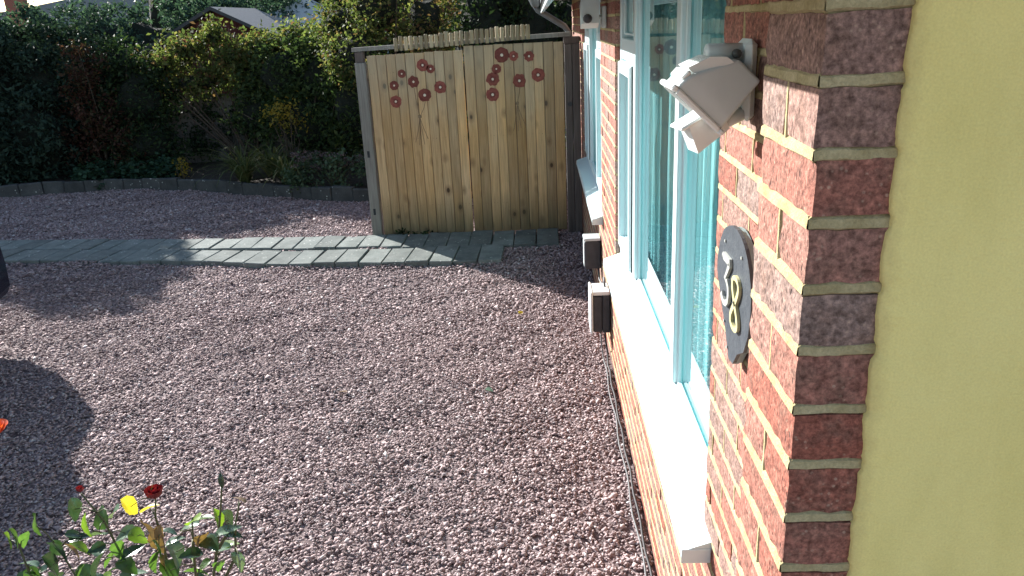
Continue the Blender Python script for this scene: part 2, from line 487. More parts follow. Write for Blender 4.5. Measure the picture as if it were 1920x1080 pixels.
# ------------------------------------------------------------------ mesh helpers
class MB:
    def __init__(self):
        self.v = []
        self.f = []

    def add(self, verts, faces):
        o = len(self.v)
        self.v.extend([tuple(x) for x in verts])
        self.f.extend([tuple(i + o for i in f) for f in faces])
        return self

    def box(self, lo, hi, c=0.0):
        lo, hi = [min(a, b) for a, b in zip(lo, hi)], [max(a, b) for a, b in zip(lo, hi)]
        c = min(c, 0.45 * min(h - l for l, h in zip(lo, hi)))
        if c <= 0:
            v = [(x, y, z) for x in (lo[0], hi[0]) for y in (lo[1], hi[1]) for z in (lo[2], hi[2])]
            f = [(0, 1, 3, 2), (4, 6, 7, 5), (0, 4, 5, 1), (2, 3, 7, 6), (0, 2, 6, 4), (1, 5, 7, 3)]
            return self.add(v, f)
        v, idx = [], {}
        for sx in (0, 1):
            for sy in (0, 1):
                for sz in (0, 1):
                    s = (sx, sy, sz)
                    for ax in range(3):
                        p = [(hi if s[a] else lo)[a] for a in range(3)]
                        for a in range(3):
                            if a != ax:
                                p[a] += -c if s[a] else c
                        idx[s + (ax,)] = len(v)
                        v.append(p)
        f = []
        for ax in range(3):
            o = [a for a in range(3) if a != ax]
            for sv in (0, 1):
                q = []
                for a, b in ((0, 0), (1, 0), (1, 1), (0, 1)):
                    s = [0, 0, 0]
                    s[ax] = sv
                    s[o[0]] = a
                    s[o[1]] = b
                    q.append(idx[tuple(s) + (ax,)])
                f.append(q)
            for a in (0, 1):
                for b in (0, 1):
                    s0 = [0, 0, 0]
                    s0[o[0]] = a
                    s0[o[1]] = b
                    s1 = list(s0)
                    s1[ax] = 1
                    f.append([idx[tuple(s0) + (o[0],)], idx[tuple(s1) + (o[0],)], idx[tuple(s1) + (o[1],)], idx[tuple(s0) + (o[1],)]])
        for sx in (0, 1):
            for sy in (0, 1):
                for sz in (0, 1):
                    f.append([idx[(sx, sy, sz, a)] for a in range(3)])
        return self.add(v, f)

    def tube(self, pts, rad, n=8, cap=True):
        pts = [Vector(p) for p in pts]
        if isinstance(rad, (int, float)):
            rad = [rad] * len(pts)
        v, f = [], []
        prev = None
        for i, p in enumerate(pts):
            d = (pts[min(i + 1, len(pts) - 1)] - pts[max(i - 1, 0)]).normalized()
            if prev is None:
                a = d.orthogonal().normalized()
            else:
                a = (prev - d * prev.dot(d)).normalized()
            prev = a
            b = d.cross(a)
            for k in range(n):
                t = 2 * math.pi * k / n
                v.append(p + (a * math.cos(t) + b * math.sin(t)) * rad[i])
        for i in range(len(pts) - 1):
            for k in range(n):
                f.append((i * n + k, i * n + (k + 1) % n, (i + 1) * n + (k + 1) % n, (i + 1) * n + k))
        if cap:
            f.append(tuple(range(n - 1, -1, -1)))
            f.append(tuple((len(pts) - 1) * n + k for k in range(n)))
        return self.add(v, f)

    def prism(self, outline, axis, a, b):
        """outline: 2-D points in the two other axes; extruded along axis from a to b"""
        n = len(outline)
        v = []
        for s in (a, b):
            for p in outline:
                q = [p[0], p[1]]
                q.insert(axis, s)
                v.append(q)
        f = [tuple(range(n - 1, -1, -1)), tuple(range(n, 2 * n))]
        for i in range(n):
            j = (i + 1) % n
            f.append((i, j, n + j, n + i))
        return self.add(v, f)

    def mesh(self, name, mat, smooth=False):
        me = bpy.data.meshes.new(name)
        me.from_pydata([tuple(p) for p in self.v], [], self.f)
        bm = bmesh.new()
        bm.from_mesh(me)
        bmesh.ops.recalc_face_normals(bm, faces=bm.faces)
        bm.to_mesh(me)
        bm.free()
        if mat is not None:
            me.materials.append(M[mat] if isinstance(mat, str) else mat)
        if smooth:
            me.polygons.foreach_set('use_smooth', [True] * len(me.polygons))
        return me

    def build(self, name, mat, parent=None, smooth=False):
        return link(name, self.mesh(name, mat, smooth), parent)


def link(name, data, parent=None, loc=None):
    o = bpy.data.objects.new(name, data)
    COL.objects.link(o)
    if parent is not None:
        o.parent = parent
        # parents sit unrotated, so a child built in world coordinates is shifted by its chain of parents
        off = Vector((0, 0, 0))
        q = parent
        while q is not None:
            off += q.location
            q = q.parent
        o.location = (Vector(loc) if loc is not None else Vector((0, 0, 0))) - off
    elif loc is not None:
        o.location = loc
    return o


def fastmesh(name, verts, faces, mat, smooth=False):
    """verts (N,3) and faces (F,k) as numpy arrays"""
    me = bpy.data.meshes.new(name)
    nf, k = faces.shape
    me.vertices.add(len(verts))
    me.vertices.foreach_set('co', np.ascontiguousarray(verts, dtype=np.float32).ravel())
    me.loops.add(nf * k)
    me.loops.foreach_set('vertex_index', np.ascontiguousarray(faces, dtype=np.int32).ravel())
    me.polygons.add(nf)
    me.polygons.foreach_set('loop_start', np.arange(0, nf * k, k, dtype=np.int32))
    me.polygons.foreach_set('loop_total', np.full(nf, k, dtype=np.int32))
    if smooth:
        me.polygons.foreach_set('use_smooth', np.ones(nf, dtype=bool))
    me.update(calc_edges=True)
    me.materials.append(M[mat])
    return me


def empty(name, loc=(0, 0, 0)):
    o = bpy.data.objects.new(name, None)
    COL.objects.link(o)
    o.location = loc
    o.empty_display_size = 0.1
    return o


def tag(o, label, cat, group=None):
    o['label'] = label
    o['category'] = cat
    if group:
        o['group'] = group
    return o


def structure(o):
    o['kind'] = 'structure'
    return o


def stuff(o):
    o['kind'] = 'stuff'
    return o


# ------------------------------------------------------------------ ground
g = MB()
g.add([(-150, -120, 0), (150, -120, 0), (150, 180, 0), (-150, 180, 0)], [(0, 1, 2, 3)])
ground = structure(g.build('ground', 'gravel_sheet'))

KERB = [(-9.6, 10.25), (-8.6, 10.55), (-7.79, 10.78), (-7.15, 10.96), (-6.37, 11.0), (-5.5, 10.88), (-4.66, 10.66),
        (-4.0, 10.30), (-3.4, 9.98), (-2.8, 9.76), (-2.22, 9.60), (-1.6, 9.48), (-0.9, 9.42), (0.35, 9.40)]


def kerb_y(x):
    return np.interp(x, [p[0] for p in KERB], [p[1] for p in KERB])


# raised bed of soil behind the edging
xs = np.linspace(-14, 0.35, 60)
bv, bf = [], []
for i, x in enumerate(xs):
    y0 = float(kerb_y(x)) + 0.05
    for j, yy in enumerate((y0, y0 + 0.7, 14, 40)):
        bv.append((x, yy, 0.12 + (0.05 * random.random() if 0 < j < 2 else 0)))
for i in range(len(xs) - 1):
    for j in range(3):
        a = i * 4 + j
        bf.append((a, a + 4, a + 5, a + 1))
bed = structure(MB().add(bv, bf).build('flower_bed', 'soil'))

# gravel stones
def make_gravel():
    n = 270000
    y = rng.uniform(1.9, 11.2, n)
    x = rng.uniform(-8.6, 0.385, n)
    dens = np.where(y < 4.2, 1.0, np.where(y < 6.0, 0.72, np.where(y < 8.2, 0.50, 0.36)))
    keep = rng.uniform(0, 1, n) < dens
    # only where the camera, or one a step aside of it, can see the drive
    left = -0.62 - 0.835 * y
    keep &= (x > left) & (y < kerb_y(x) + 0.02)
    x, y = x[keep], y[keep]
    return x, y


pts = [make_gravel() for _ in range(2)]
gx = np.concatenate([p[0] for p in pts])
gy = np.concatenate([p[1] for p in pts])
N = len(gx)
ang = np.linspace(0, 2 * np.pi, 6)[:-1]
ring = np.stack([np.cos(ang), np.sin(ang), 0 * ang], 1)
tmpl = np.concatenate([ring, [[0.15, 0.1, 0.8], [0, 0, -0.8]]], 0)     # a five-sided chip
tf = []
for k in range(5):
    j = (k + 1) % 5
    tf += [(k, j, 5), (j, k, 6)]
tf = np.array(tf)
s = np.clip(rng.lognormal(math.log(0.0075), 0.36, N), 0.004, 0.018) * np.interp(gy, [3.5, 6, 9], [1.0, 1.2, 1.5])
P = tmpl[None] * rng.uniform(0.65, 1.3, (N, 7, 1)) * s[:, None, None]
P *= np.stack([rng.uniform(0.9, 1.5, N), rng.uniform(0.6, 1.0, N), rng.uniform(0.42, 0.80, N)], 1)[:, None, :]
tx, ty, tz = rng.uniform(-0.45, 0.45, N), rng.uniform(-0.45, 0.45, N), rng.uniform(0, 2 * np.pi, N)


def rot(P, a, i, j):
    c, sn = np.cos(a)[:, None], np.sin(a)[:, None]
    u, w = P[:, :, i].copy(), P[:, :, j].copy()
    P[:, :, i] = c * u - sn * w
    P[:, :, j] = sn * u + c * w


rot(P, tx, 1, 2)
rot(P, ty, 0, 2)
rot(P, tz, 0, 1)


def relief(x, y):
    return (0.018 * np.sin(2.1 * x + 0.7 * y) * np.sin(1.7 * y - 0.4 * x) + 0.008 * np.sin(6.3 * x + 4.1 * y + 1) + 0.007 * np.sin(9.7 * y - 7.1 * x)) + 0.010


gz = np.maximum(relief(gx, gy), 0.0) + rng.uniform(0.0, 0.012, N)
P += np.stack([gx, gy, gz], 1)[:, None, :]
F = (tf[None] + (np.arange(N) * 7)[:, None, None]).reshape(-1, 3)
gravel = stuff(link('gravel_stones', fastmesh('gravel_stones', P.reshape(-1, 3), F, 'stone')))
print('stones', N)
gravel['label'] = 'loose mauve grey gravel covering the whole driveway'

# ------------------------------------------------------------------ path of concrete blocks
path = structure(empty('paved_path', (-2.5, 7.3, 0)))
FRONT = [(-8.2, 7.80), (-5.5, 7.33), (-3.18, 7.01), (-2.62, 6.90), (-0.84, 6.745), (-0.38, 6.735), (0.3, 6.72)]
BACK = [(-8.2, 8.50), (-6.04, 8.12), (-3.27, 7.82), (-1.78, 7.74), (0.044, 7.73), (0.3, 7.73)]


def interp(poly, x):
    return float(np.interp(x, [p[0] for p in poly], [p[1] for p in poly]))


def slab_mesh(seed):
    r = random.Random(seed)
    mb = MB().box((-0.108, -0.215, -0.03), (0.108, 0.215, 0.03), 0.007)
    mb.v = [(x + r.uniform(-.002, .002), y + r.uniform(-.003, .003), z + r.uniform(-.002, .002)) for x, y, z in mb.v]
    return mb.mesh('slab', 'slab')


slabs = [slab_mesh(k) for k in range(5)]
for row in (0, 1):
    x = -6.9 + row * 0.09
    end = -0.42 if row == 0 else 0.13
    while x < end:
        yf, yb = interp(FRONT, x), interp(BACK, x)
        slope = (interp(FRONT, x + 0.2) - interp(FRONT, x - 0.2)) / 0.4 if row == 0 else (interp(BACK, x + 0.2) - interp(BACK, x - 0.2)) / 0.4
        L = 0.43
        sc = min(1.16, (yb - yf) * (0.482 if x > -1.35 or x < -3.6 else 0.445) / L)
        yc = yf + L * sc / 2 if row == 0 else yb - L * sc / 2
        if row == 0 and -2.75 < x < -1.6:
            yc -= 0.035 * (1 if -2.75 < x < -2.2 else 0.3)
        o = link('slab', random.choice(slabs), path, (x, yc + random.uniform(-.008, .008), 0.022 + random.uniform(0, .010)))
        o.scale = (0.985, sc, 1)
        o.rotation_euler = (random.uniform(.0, .035) + 0.01, random.uniform(-.02, .02), math.atan(slope) + random.uniform(-.012, .012))
        x += 0.2205

# low edging wall in front of the bed
edging = empty('bed_edging', (-4.6, 10.7, 0))
tag(edging, 'curved low grey stone edging along the front of the flower bed', 'edging')
acc = []
for (x0, y0), (x1, y1) in zip(KERB[:-1], KERB[1:]):
    acc.append(math.hypot(x1 - x0, y1 - y0))
cum = np.concatenate([[0], np.cumsum(acc)])
kx, ky = [p[0] for p in KERB], [p[1] for p in KERB]
edge_meshes = []
for k in range(4):
    r = random.Random(k)
    mb = MB().box((-0.148, -0.05, 0), (0.148, 0.05, 0.2), 0.012)
    mb.v = [(x + r.uniform(-.006, .006), y + r.uniform(-.006, .006), z + r.uniform(-.006, .006)) for x, y, z in mb.v]
    edge_meshes.append(mb.mesh('edging_stone', 'edging'))
sd = 0.15
while sd < cum[-1] - 1.8:
    x, y = np.interp(sd, cum, kx), np.interp(sd, cum, ky)
    x2, y2 = np.interp(sd + .1, cum, kx), np.interp(sd + .1, cum, ky)
    o = link('edging_stone', random.choice(edge_meshes), edging, (x, y + 0.05, -0.02 + random.uniform(-.012, .012)))
    o.rotation_euler = (random.uniform(-.04, .04), random.uniform(-.02, .02), math.atan2(y2 - y, x2 - x))
    sd += 0.302

# ------------------------------------------------------------------ the house
WA, WP = 0.395, 0.284            # outer faces of the main wall and of the near pier
PY0, PY1 = 0.827, 1.035          # pier along the wall
ZJ = 0.072                       # height of the first bed joint
CP = 0.075                       # course pitch
TOP = 2.285
EAVE = 2.205
house = empty('brick_house', (0.7, 4.5, 0))
tag(house, 'red brick bungalow with white framed windows and a cream porch wall', 'house')

NEAR = (1.76, 4.24)
FAR = (5.25, 7.45)
WZ0, WZ1 = 0.80, 2.275


def brick_shape(L, seed):
    """brick centred on its own middle: x depth .1, y length L, z .065; worn arrises"""
    r = random.Random(seed)
    ny, nz = max(3, int(L / 0.018)), 5
    hx, hy, hz = 0.05, L / 2, 0.0318
    bm = bmesh.new()
    bmesh.ops.create_cube(bm, size=1)
    for v in bm.verts:
        v.co = Vector((v.co.x * 2 * hx, v.co.y * 2 * hy, v.co.z * 2 * hz))
    ed = [e for e in bm.edges if abs((e.verts[0].co - e.verts[1].co).y) > 1e-4]
    bmesh.ops.subdivide_edges(bm, edges=ed, cuts=ny, use_grid_fill=True)
    bm.edges.ensure_lookup_table()
    ed = [e for e in bm.edges if abs((e.verts[0].co - e.verts[1].co).z) > 1e-4]
    bmesh.ops.subdivide_edges(bm, edges=ed, cuts=2, use_grid_fill=True)
    ed = [e for e in bm.edges if abs((e.verts[0].co - e.verts[1].co).x) > 1e-4]
    bmesh.ops.subdivide_edges(bm, edges=ed, cuts=2, use_grid_fill=True)
    for v in bm.verts:
        c = v.co
        on = [abs(abs(c.x) - hx) < 1e-5, abs(abs(c.y) - hy) < 1e-5, abs(abs(c.z) - hz) < 1e-5]
        k = sum(on)
        j = 0.0013
        d = Vector((r.uniform(-j, j), r.uniform(-j, j), r.uniform(-j, j)))
        if k >= 2:
            w = r.uniform(0.0006, 0.0024) * (1.0 if k == 2 else 1.4)
            for a in range(3):
                if on[a]:
                    d[a] -= math.copysign(w, c[a])
        elif k == 1:
            d *= 0.45
        v.co = c + d
    me = bpy.data.meshes.new('brick')
    bm.to_mesh(me)
    bm.free()
    me.materials.append(M['brick'])
    return me


BR_LONG = [brick_shape(0.215, 10 + k) for k in range(6)]
BR_SHORT = [brick_shape(0.1025, 30 + k) for k in range(5)]
brick_specs = []          # (centre, length, axis) axis 'y' = long side along the wall, 'x' = into the house


def course_z(n):
    return ZJ + CP * n + CP / 2


def run(a, b, z, odd, wall):
    y = a
    first = True
    while y < b - 0.012:
        L = 0.1025 if (odd and first) else 0.215
        L = min(L, b - y)
        if L < 0.03:
            break
        brick_specs.append(((wall + 0.05, y + L / 2, z), L, 'y'))
        y += L + 0.010
        first = False


ncourse = int((TOP - ZJ) / CP)
for n in range(-1, ncourse + 1):
    z = course_z(n)
    if z + 0.03 > TOP:
        continue
    odd = n % 2 == 0
    if z < WZ0 - 0.03:
        run(PY1 + 0.003, 9.6, z, odd, WA)
    else:
        run(PY1 + 0.003, NEAR[0], z, odd, WA)
        run(NEAR[1], FAR[0], z, odd, WA)
        run(FAR[1], 9.6, z, odd, WA)
    # pier: one long brick, then two headers running into the wall
    if odd:
        brick_specs.append(((WP + 0.051, PY0 + 0.104, z), 0.208, 'y'))
        brick_specs.append(((WP + 0.165, PY0 + 0.104, z), 0.208, 'y'))
    else:
        brick_specs.append(((WP + 0.1075, PY0 + 0.05, z), 0.215, 'x'))
        brick_specs.append(((WP + 0.1075, PY0 + 0.158, z), 0.215, 'x'))


def on_screen(c):
    d = Vector(c) - Vector((0, 0, CAM_H))
    dz = d.dot(_f)
    if dz < 0.05:
        return None
    return 960 + 1458.33 * d.dot(RIGHT) / dz, 540 - 1458.33 * d.dot(UP) / dz, dz


def show(spec):
    """how large a brick shows in the picture: the share of its outer face turned to the camera"""
    c = spec[0]
    p = on_screen((c[0] - 0.05, c[1], c[2]))
    if p is None or not (-60 < p[0] < 2000 and -60 < p[1] < 1140):
        return 0.0
    d = Vector(c) - Vector((0, 0, CAM_H))
    if 0.42 > WZ0 and False:
        return 0
    hidden = 0.15 if (c[1] < 4.1 and c[2] < 0.8 and c[0] > 0.42 and p[0] > 1290 - 0) else 1.0
    return spec[1] * 0.065 * abs(d.normalized().x) / (d.length ** 2) * hidden + (0.004 if c[1] < 1.0 else 0)


order = sorted(range(len(brick_specs)), key=lambda i: -show(brick_specs[i]))
single = set(i for i in order[:296] if show(brick_specs[i]) > 0)
BIG = MB()
for i, (c, L, ax) in enumerate(brick_specs):
    jit = (random.uniform(-.0015, .0015), random.uniform(-.001, .001), random.uniform(-.0012, .0012))
    cc = tuple(a + b for a, b in zip(c, jit))
    if i in single:
        me = random.choice(BR_LONG) if L > 0.14 else random.choice(BR_SHORT)
        o = link('brick', me, house, cc)
        nominal = 0.215 if L > 0.14 else 0.1025
        if ax == 'y':
            o.scale = (1, L / nominal, 1)
            o.rotation_euler = (random.uniform(-.003, .003), 0, random.uniform(-.004, .004))
        else:
            o.scale = (1, 1, 1)
            o.rotation_euler = (0, 0, math.pi / 2)
    else:
        hx, hy = (0.05, L / 2) if ax == 'y' else (L / 2, 0.05)
        BIG.box((cc[0] - hx, cc[1] - hy, cc[2] - .0325), (cc[0] + hx, cc[1] + hy, cc[2] + .0325), 0.003)
stuff(BIG.build('brickwork', 'brick', house))

# mortar behind the brick faces, joints struck back a few millimetres
mo = MB()
mr = 0.0050
seg = [(PY1 + 0.01, 9.59, -0.01, WZ0 - 0.012)]
for a, b in ((PY1 + 0.01, NEAR[0] - 0.006), (NEAR[1] + 0.006, FAR[0] - 0.006), (FAR[1] + 0.006, 9.59)):
    seg.append((a, b, WZ0 - 0.012, TOP))
for a, b, z0, z1 in seg:
    ny = max(2, int((b - a) / 0.06))
    mo.box((WA + mr, a, z0), (WA + 0.094, b, z1))
mo.box((WP + mr, PY0 + 0.0065, -0.01), (WP + 0.205, PY1 - 0.004, TOP))
mo.build('mortar', 'mortar', house)

# weathered bed joints standing a hair proud on the near pier and wall, as pointed by hand
pj = MB()
for n in range(0, ncourse + 1):
    zz = ZJ + CP * n
    def strip(p0, p1, out):
        k = max(9, int(abs(p1[1] - p0[1]) / 0.03))
        v, f = [], []
        for i in range(k + 1):
            t = i / k
            q = [p0[a] + (p1[a] - p0[a]) * t for a in range(3)]
            d = random.uniform(-.0012, .0012)
            for dz, dx in ((-0.0088, 0.0), (-0.0050, -0.0052), (0.0048, -0.0044), (0.0084, 0.0)):
                v.append((q[0] + out[0] * (-dx + d * 0.4), q[1] + out[1] * (-dx + d * 0.4), q[2] + dz + d))
        for i in range(k):
            for j in range(3):
                a = i * 4 + j
                f.append((a, a + 4, a + 5, a + 1))
        pj.add(v, f)
    strip((WP + mr - 0.0005, PY0 + 0.0012, zz), (WP + mr - 0.0005, PY1 - 0.005, zz), (-1, 0))
    strip((WP + 0.0012, PY0 + 0.006, zz), (WP + 0.1, PY0 + 0.006, zz), (0, -1))
    if zz < WZ0 - 0.02:
        strip((WA + mr - 0.0005, PY1 + 0.012, zz), (WA + mr - 0.0005, 7.7, zz), (-1, 0))
    else:
        strip((WA + mr - 0.0005, PY1 + 0.012, zz), (WA + mr - 0.0005, NEAR[0] - 0.008, zz), (-1, 0))
        strip((WA + mr - 0.0005, NEAR[1] + 0.008, zz), (WA + mr - 0.0005, FAR[0] - 0.008, zz), (-1, 0))
for c, L, ax in brick_specs:
    if c[2] < 0.95 or c[1] > 1.75:
        continue
    if ax == 'y' and c[0] < WA and c[1] < PY1:
        continue
    if ax == 'x':
        if c[1] > PY0 + 0.1:
            continue
        x, y = WP + mr - 0.0005, PY0 + 0.104
    else:
        x, y = WA + mr - 0.0005, c[1] + L / 2 + 0.005
        if y > NEAR[0] - 0.02:
            continue
    v, f = [], []
    for i in range(7):
        z = c[2] - 0.033 + 0.066 * i / 6
        d = random.uniform(-.001, .001)
        v += [(x, y - 0.0062 + d, z), (x - 0.0040, y - 0.003 + d, z), (x - 0.0036, y + 0.003 + d, z), (x, y + 0.0062 + d, z)]
    for i in range(6):
        for j in range(3):
            a = i * 4 + j
            f.append((a, a + 4, a + 5, a + 1))
    pj.add(v, f)
pj.build('pointing', 'mortar', house)

# cream rendered side of the porch, coat a few millimetres over the brick return; edge follows the courses
cv, cf = [], []
zs = np.arange(0, TOP, 0.006)
for z in zs:
    ph = ((z - ZJ) / CP) % 1.0
    near_joint = min(ph, 1 - ph)
    e = 0.3675 + (0.0028 if near_joint < 0.09 else 0.0) + 0.0012 * math.sin(z * 37) + 0.0010 * math.sin(z * 91 + 1) + random.uniform(-.0005, .0005)
    for x, y in ((e, PY0 + 0.003), (e + 0.0008, PY0 - 0.0035), (e + 0.004, PY0 - 0.0055), (e + 0.05, PY0 - 0.006), (1.9, PY0 - 0.006)):
        cv.append((x, y, z))
for i in range(len(zs) - 1):
    for j in range(4):
        a = i * 5 + j
        cf.append((a, a + 1, a + 6, a + 5))
cream = MB().add(cv, cf).build('porch_wall', 'cream', house, True)
# solid wall behind the porch return, inner leaf and rooms
inn = MB()
inn.box((0.40, PY0 + 0.012, -0.01), (1.9, PY1 - 0.01, TOP))
for a, b, z0, z1 in ((PY1, 9.6, -0.01, WZ0), (PY1, NEAR[0] - 0.02, WZ0, TOP), (NEAR[1] + 0.02, FAR[0] - 0.02, WZ0, TOP), (FAR[1] + 0.02, 9.6, WZ0, TOP)):
    inn.box((0.515, a, z0), (0.60, b, z1 - 0.002))
inn.box((2.6, PY1, -0.01), (2.7, 9.6, TOP))
inn.box((0.6, 4.7, 0), (2.6, 4.8, TOP))
inn.box((0.5, 9.6, -0.01), (4.0, 9.7, TOP))
inn.box((0.6, PY1, -0.02), (2.6, 9.6, 0.05))
inn.build('inner_wall', 'interior', house)
MB().box((0.50, 9.605, 0), (4.0, 9.72, TOP)).build('end_wall', 'brick', house)

# roof: soffit, fascia, gutter, tiles
RY0 = 0.62
MB().box((0.06, RY0, TOP + 0.006), (4.0, 9.66, TOP + 0.03)).build('soffit', 'soffit', house)
MB().box((0.035, RY0, EAVE - 0.050), (0.058, 9.66, TOP + 0.16), 0.002).build('fascia', 'soffit', house)
gu = []
for k in range(9):
    t = math.pi * (1 + k / 8)
    gu.append((-0.022 + 0.055 * math.cos(t), EAVE + 0.065 + 0.055 * math.sin(t)))
for k in range(8, -1, -1):
    t = math.pi * (1 + k / 8)
    gu.append((-0.022 + 0.050 * math.cos(t), EAVE + 0.065 + 0.050 * math.sin(t)))
gut = MB().prism(gu, 1, RY0, 9.7)
gutter = gut.build('gutter', 'gutter', house)
sw = MB()
sw.tube([(-0.022, 9.45, EAVE + 0.07), (-0.022, 9.45, EAVE + 0.03), (0.0, 9.45, EAVE - 0.01), (0.30, 9.45, EAVE - 0.20), (0.345, 9.45, EAVE - 0.26), (0.345, 9.45, 0.0)], 0.034, 12)
sw.build('downpipe', 'gutter', house, True)
roof = MB().add([(0.02, RY0, TOP + 0.165), (0.02, 9.8, TOP + 0.165), (4.5, 9.8, TOP + 2.4), (4.5, RY0, TOP + 2.4),
                 (0.02, RY0, TOP + 0.125), (0.02, 9.8, TOP + 0.125), (4.5, 9.8, TOP + 2.36), (4.5, RY0, TOP + 2.36)],
                [(0, 1, 2, 3), (4, 7, 6, 5), (0, 4, 5, 1), (3, 2, 6, 7), (0, 3, 7, 4), (1, 5, 6, 2)]).build('roof', 'tile', house)

# ---------- windows
FX0, FX1 = 0.420, 0.485          # frame depth
GX = 0.450                       # glass


def window(op, sill_ends, members, panes, sashes, transoms, far=False):
    a, b = op
    w = MB()
    c = 0.004
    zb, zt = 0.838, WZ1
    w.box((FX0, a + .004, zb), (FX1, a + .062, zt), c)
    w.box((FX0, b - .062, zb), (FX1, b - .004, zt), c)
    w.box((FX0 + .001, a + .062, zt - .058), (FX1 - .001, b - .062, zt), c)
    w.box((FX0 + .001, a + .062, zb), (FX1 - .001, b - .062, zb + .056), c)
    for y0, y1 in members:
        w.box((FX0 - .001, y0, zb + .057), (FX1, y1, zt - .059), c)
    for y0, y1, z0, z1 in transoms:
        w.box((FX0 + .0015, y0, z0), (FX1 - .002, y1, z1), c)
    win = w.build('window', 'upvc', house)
    s = MB()
    y0, y1 = sill_ends
    prof = [(0.322, 0.770), (0.324, 0.797), (0.330, 0.803), (0.425, 0.836), (0.50, 0.838), (0.50, 0.812), (0.345, 0.785), (0.343, 0.768)]
    sl = s.prism(prof, 1, y0, y1).build('window_sill', 'upvc', win)
    e = MB()
    e.box((0.3195, y0 - .004, 0.764), (0.394, y0, 0.806), 0.002)
    e.build('sill_end_cap', 'upvc', sl)
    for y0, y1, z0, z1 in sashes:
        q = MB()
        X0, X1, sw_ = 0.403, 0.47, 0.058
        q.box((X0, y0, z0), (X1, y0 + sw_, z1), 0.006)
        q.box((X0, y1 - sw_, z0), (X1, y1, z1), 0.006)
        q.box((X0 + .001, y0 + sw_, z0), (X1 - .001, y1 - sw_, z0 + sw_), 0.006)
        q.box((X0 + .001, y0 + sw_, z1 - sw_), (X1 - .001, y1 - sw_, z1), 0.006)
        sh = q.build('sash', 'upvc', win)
        gk = MB()
        for yy in (y0 + sw_ - .003, y1 - sw_ - .001):
            gk.box((0.448, yy, z0 + sw_), (0.455, yy + .004, z1 - sw_))
        gk.box((0.4135, y0 - .004, z0), (0.419, y0 - .001, z1))
        gk.build('seal', 'seal', win)
    for y0, y1, z0, z1 in panes:
        MB().box((GX, y0, z0), (GX + 0.004, y1, z1)).build('pane', 'glass', win)
        bd = MB()
        for yy in (y0 + .001, y1 - .011):
            bd.box((GX - 0.016, yy, z0 + .001), (GX - .001, yy + 0.010, z1 - .001), 0.003)
        bd.box((GX - 0.016, y0 + .011, z0 + .001), (GX - .001, y1 - .011, z0 + 0.011), 0.003)
        bd.build('glazing_bead', 'upvc', win)
    return win


win_near = window(NEAR, (1.665, 4.215),
                  members=[(2.43, 2.50), (3.55, 3.63)],
                  panes=[(1.822, 2.43, 0.894, 2.215), (2.50, 3.55, 0.894, 2.215), (3.70, 4.12, 0.95, 1.80), (3.66, 4.16, 2.0, 2.215)],
                  sashes=[(3.642, 4.176, 0.90, 1.875)],
                  transoms=[(3.63, 4.178, 1.885, 1.985)])
win_far = window(FAR, (5.12, 7.46),
                 members=[(5.86, 5.94), (6.78, 6.88)],
                 panes=[(5.36, 5.80, 0.95, 1.80), (5.94, 6.78, 0.894, 2.215), (6.94, 7.33, 0.95, 1.80), (5.36, 5.80, 2.04, 2.215), (6.94, 7.33, 2.04, 2.215)],
                 sashes=[(5.314, 5.852, 0.90, 1.875), (6.888, 7.386, 0.90, 1.875)],
                 transoms=[(5.312, 5.86, 1.885, 1.985), (6.88, 7.388, 1.885, 1.985)], far=True)


def curtain(y0, y1, win, label):
    v, f = [], []
    n = int((y1 - y0) / 0.012)
    for i in range(n + 1):
        y = y0 + (y1 - y0) * i / n
        x = 0.56 + 0.018 * math.sin(y * 55 + 1.3 * math.sin(y * 7)) + 0.01 * math.sin(y * 131)
        v += [(x, y, 0.80), (x + 0.006 * math.sin(y * 30), y, 1.5), (x, y, 2.27)]
    for i in range(n):
        for j in (0, 1):
            a = i * 3 + j
            f.append((a, a + 3, a + 4, a + 1))
    o = MB().add(v, f).build('net_curtain', 'net', None, True)
    tag(o, label, 'curtain', 'net curtains')


curtain(1.75, 4.25, win_near, 'pale net curtain behind the nearer large window')
curtain(5.25, 7.4, win_far, 'pale net curtain behind the farther window by the gate')

# ------------------------------------------------------------------ house number plaque
plq = empty('house_number_plaque', (WA - 0.02, 1.60, 1.55))
tag(plq, 'dark slate house number plaque reading 38 beside the window', 'sign')
PC = (1.485, 1.580)


def plaque_outline(r=0.140, k=28, shrink=0.0):
    pts = []
    R_ = r - shrink
    for i in range(k + 1):
        t = math.radians(-8 + 196 * i / k)
        pts.append((PC[0] + R_ * math.cos(t), PC[1] + (R_ - 0.027) * math.sin(t)))
    # ragged taper to a blunt point: the far side runs down straight, the near side jogs in
    for y, z in ((-0.132, -0.060), (-0.105, -0.105), (-0.060, -0.130), (-0.030, -0.164), (0.004, -0.166), (0.045, -0.115), (0.100, -0.060)):
        pts.append((PC[0] + y * (1 - shrink * 4), PC[1] + z * (1 - shrink * 4)))
    return [(y + random.uniform(-.0012, .0012), z + random.uniform(-.0012, .0012)) for y, z in pts]


for k, (x0, x1, shr) in enumerate(((WA - 0.010, WA - 0.0045, 0.004), (WA - 0.0165, WA - 0.0105, 0.002), (WA - 0.024, WA - 0.017, 0.0))):
    MB().prism([(y, z) for y, z in plaque_outline(shrink=shr)], 0, x0, x1).build('slate_layer', 'slate' if k == 2 else 'slate_edge', plq)
FXP = WA - 0.024


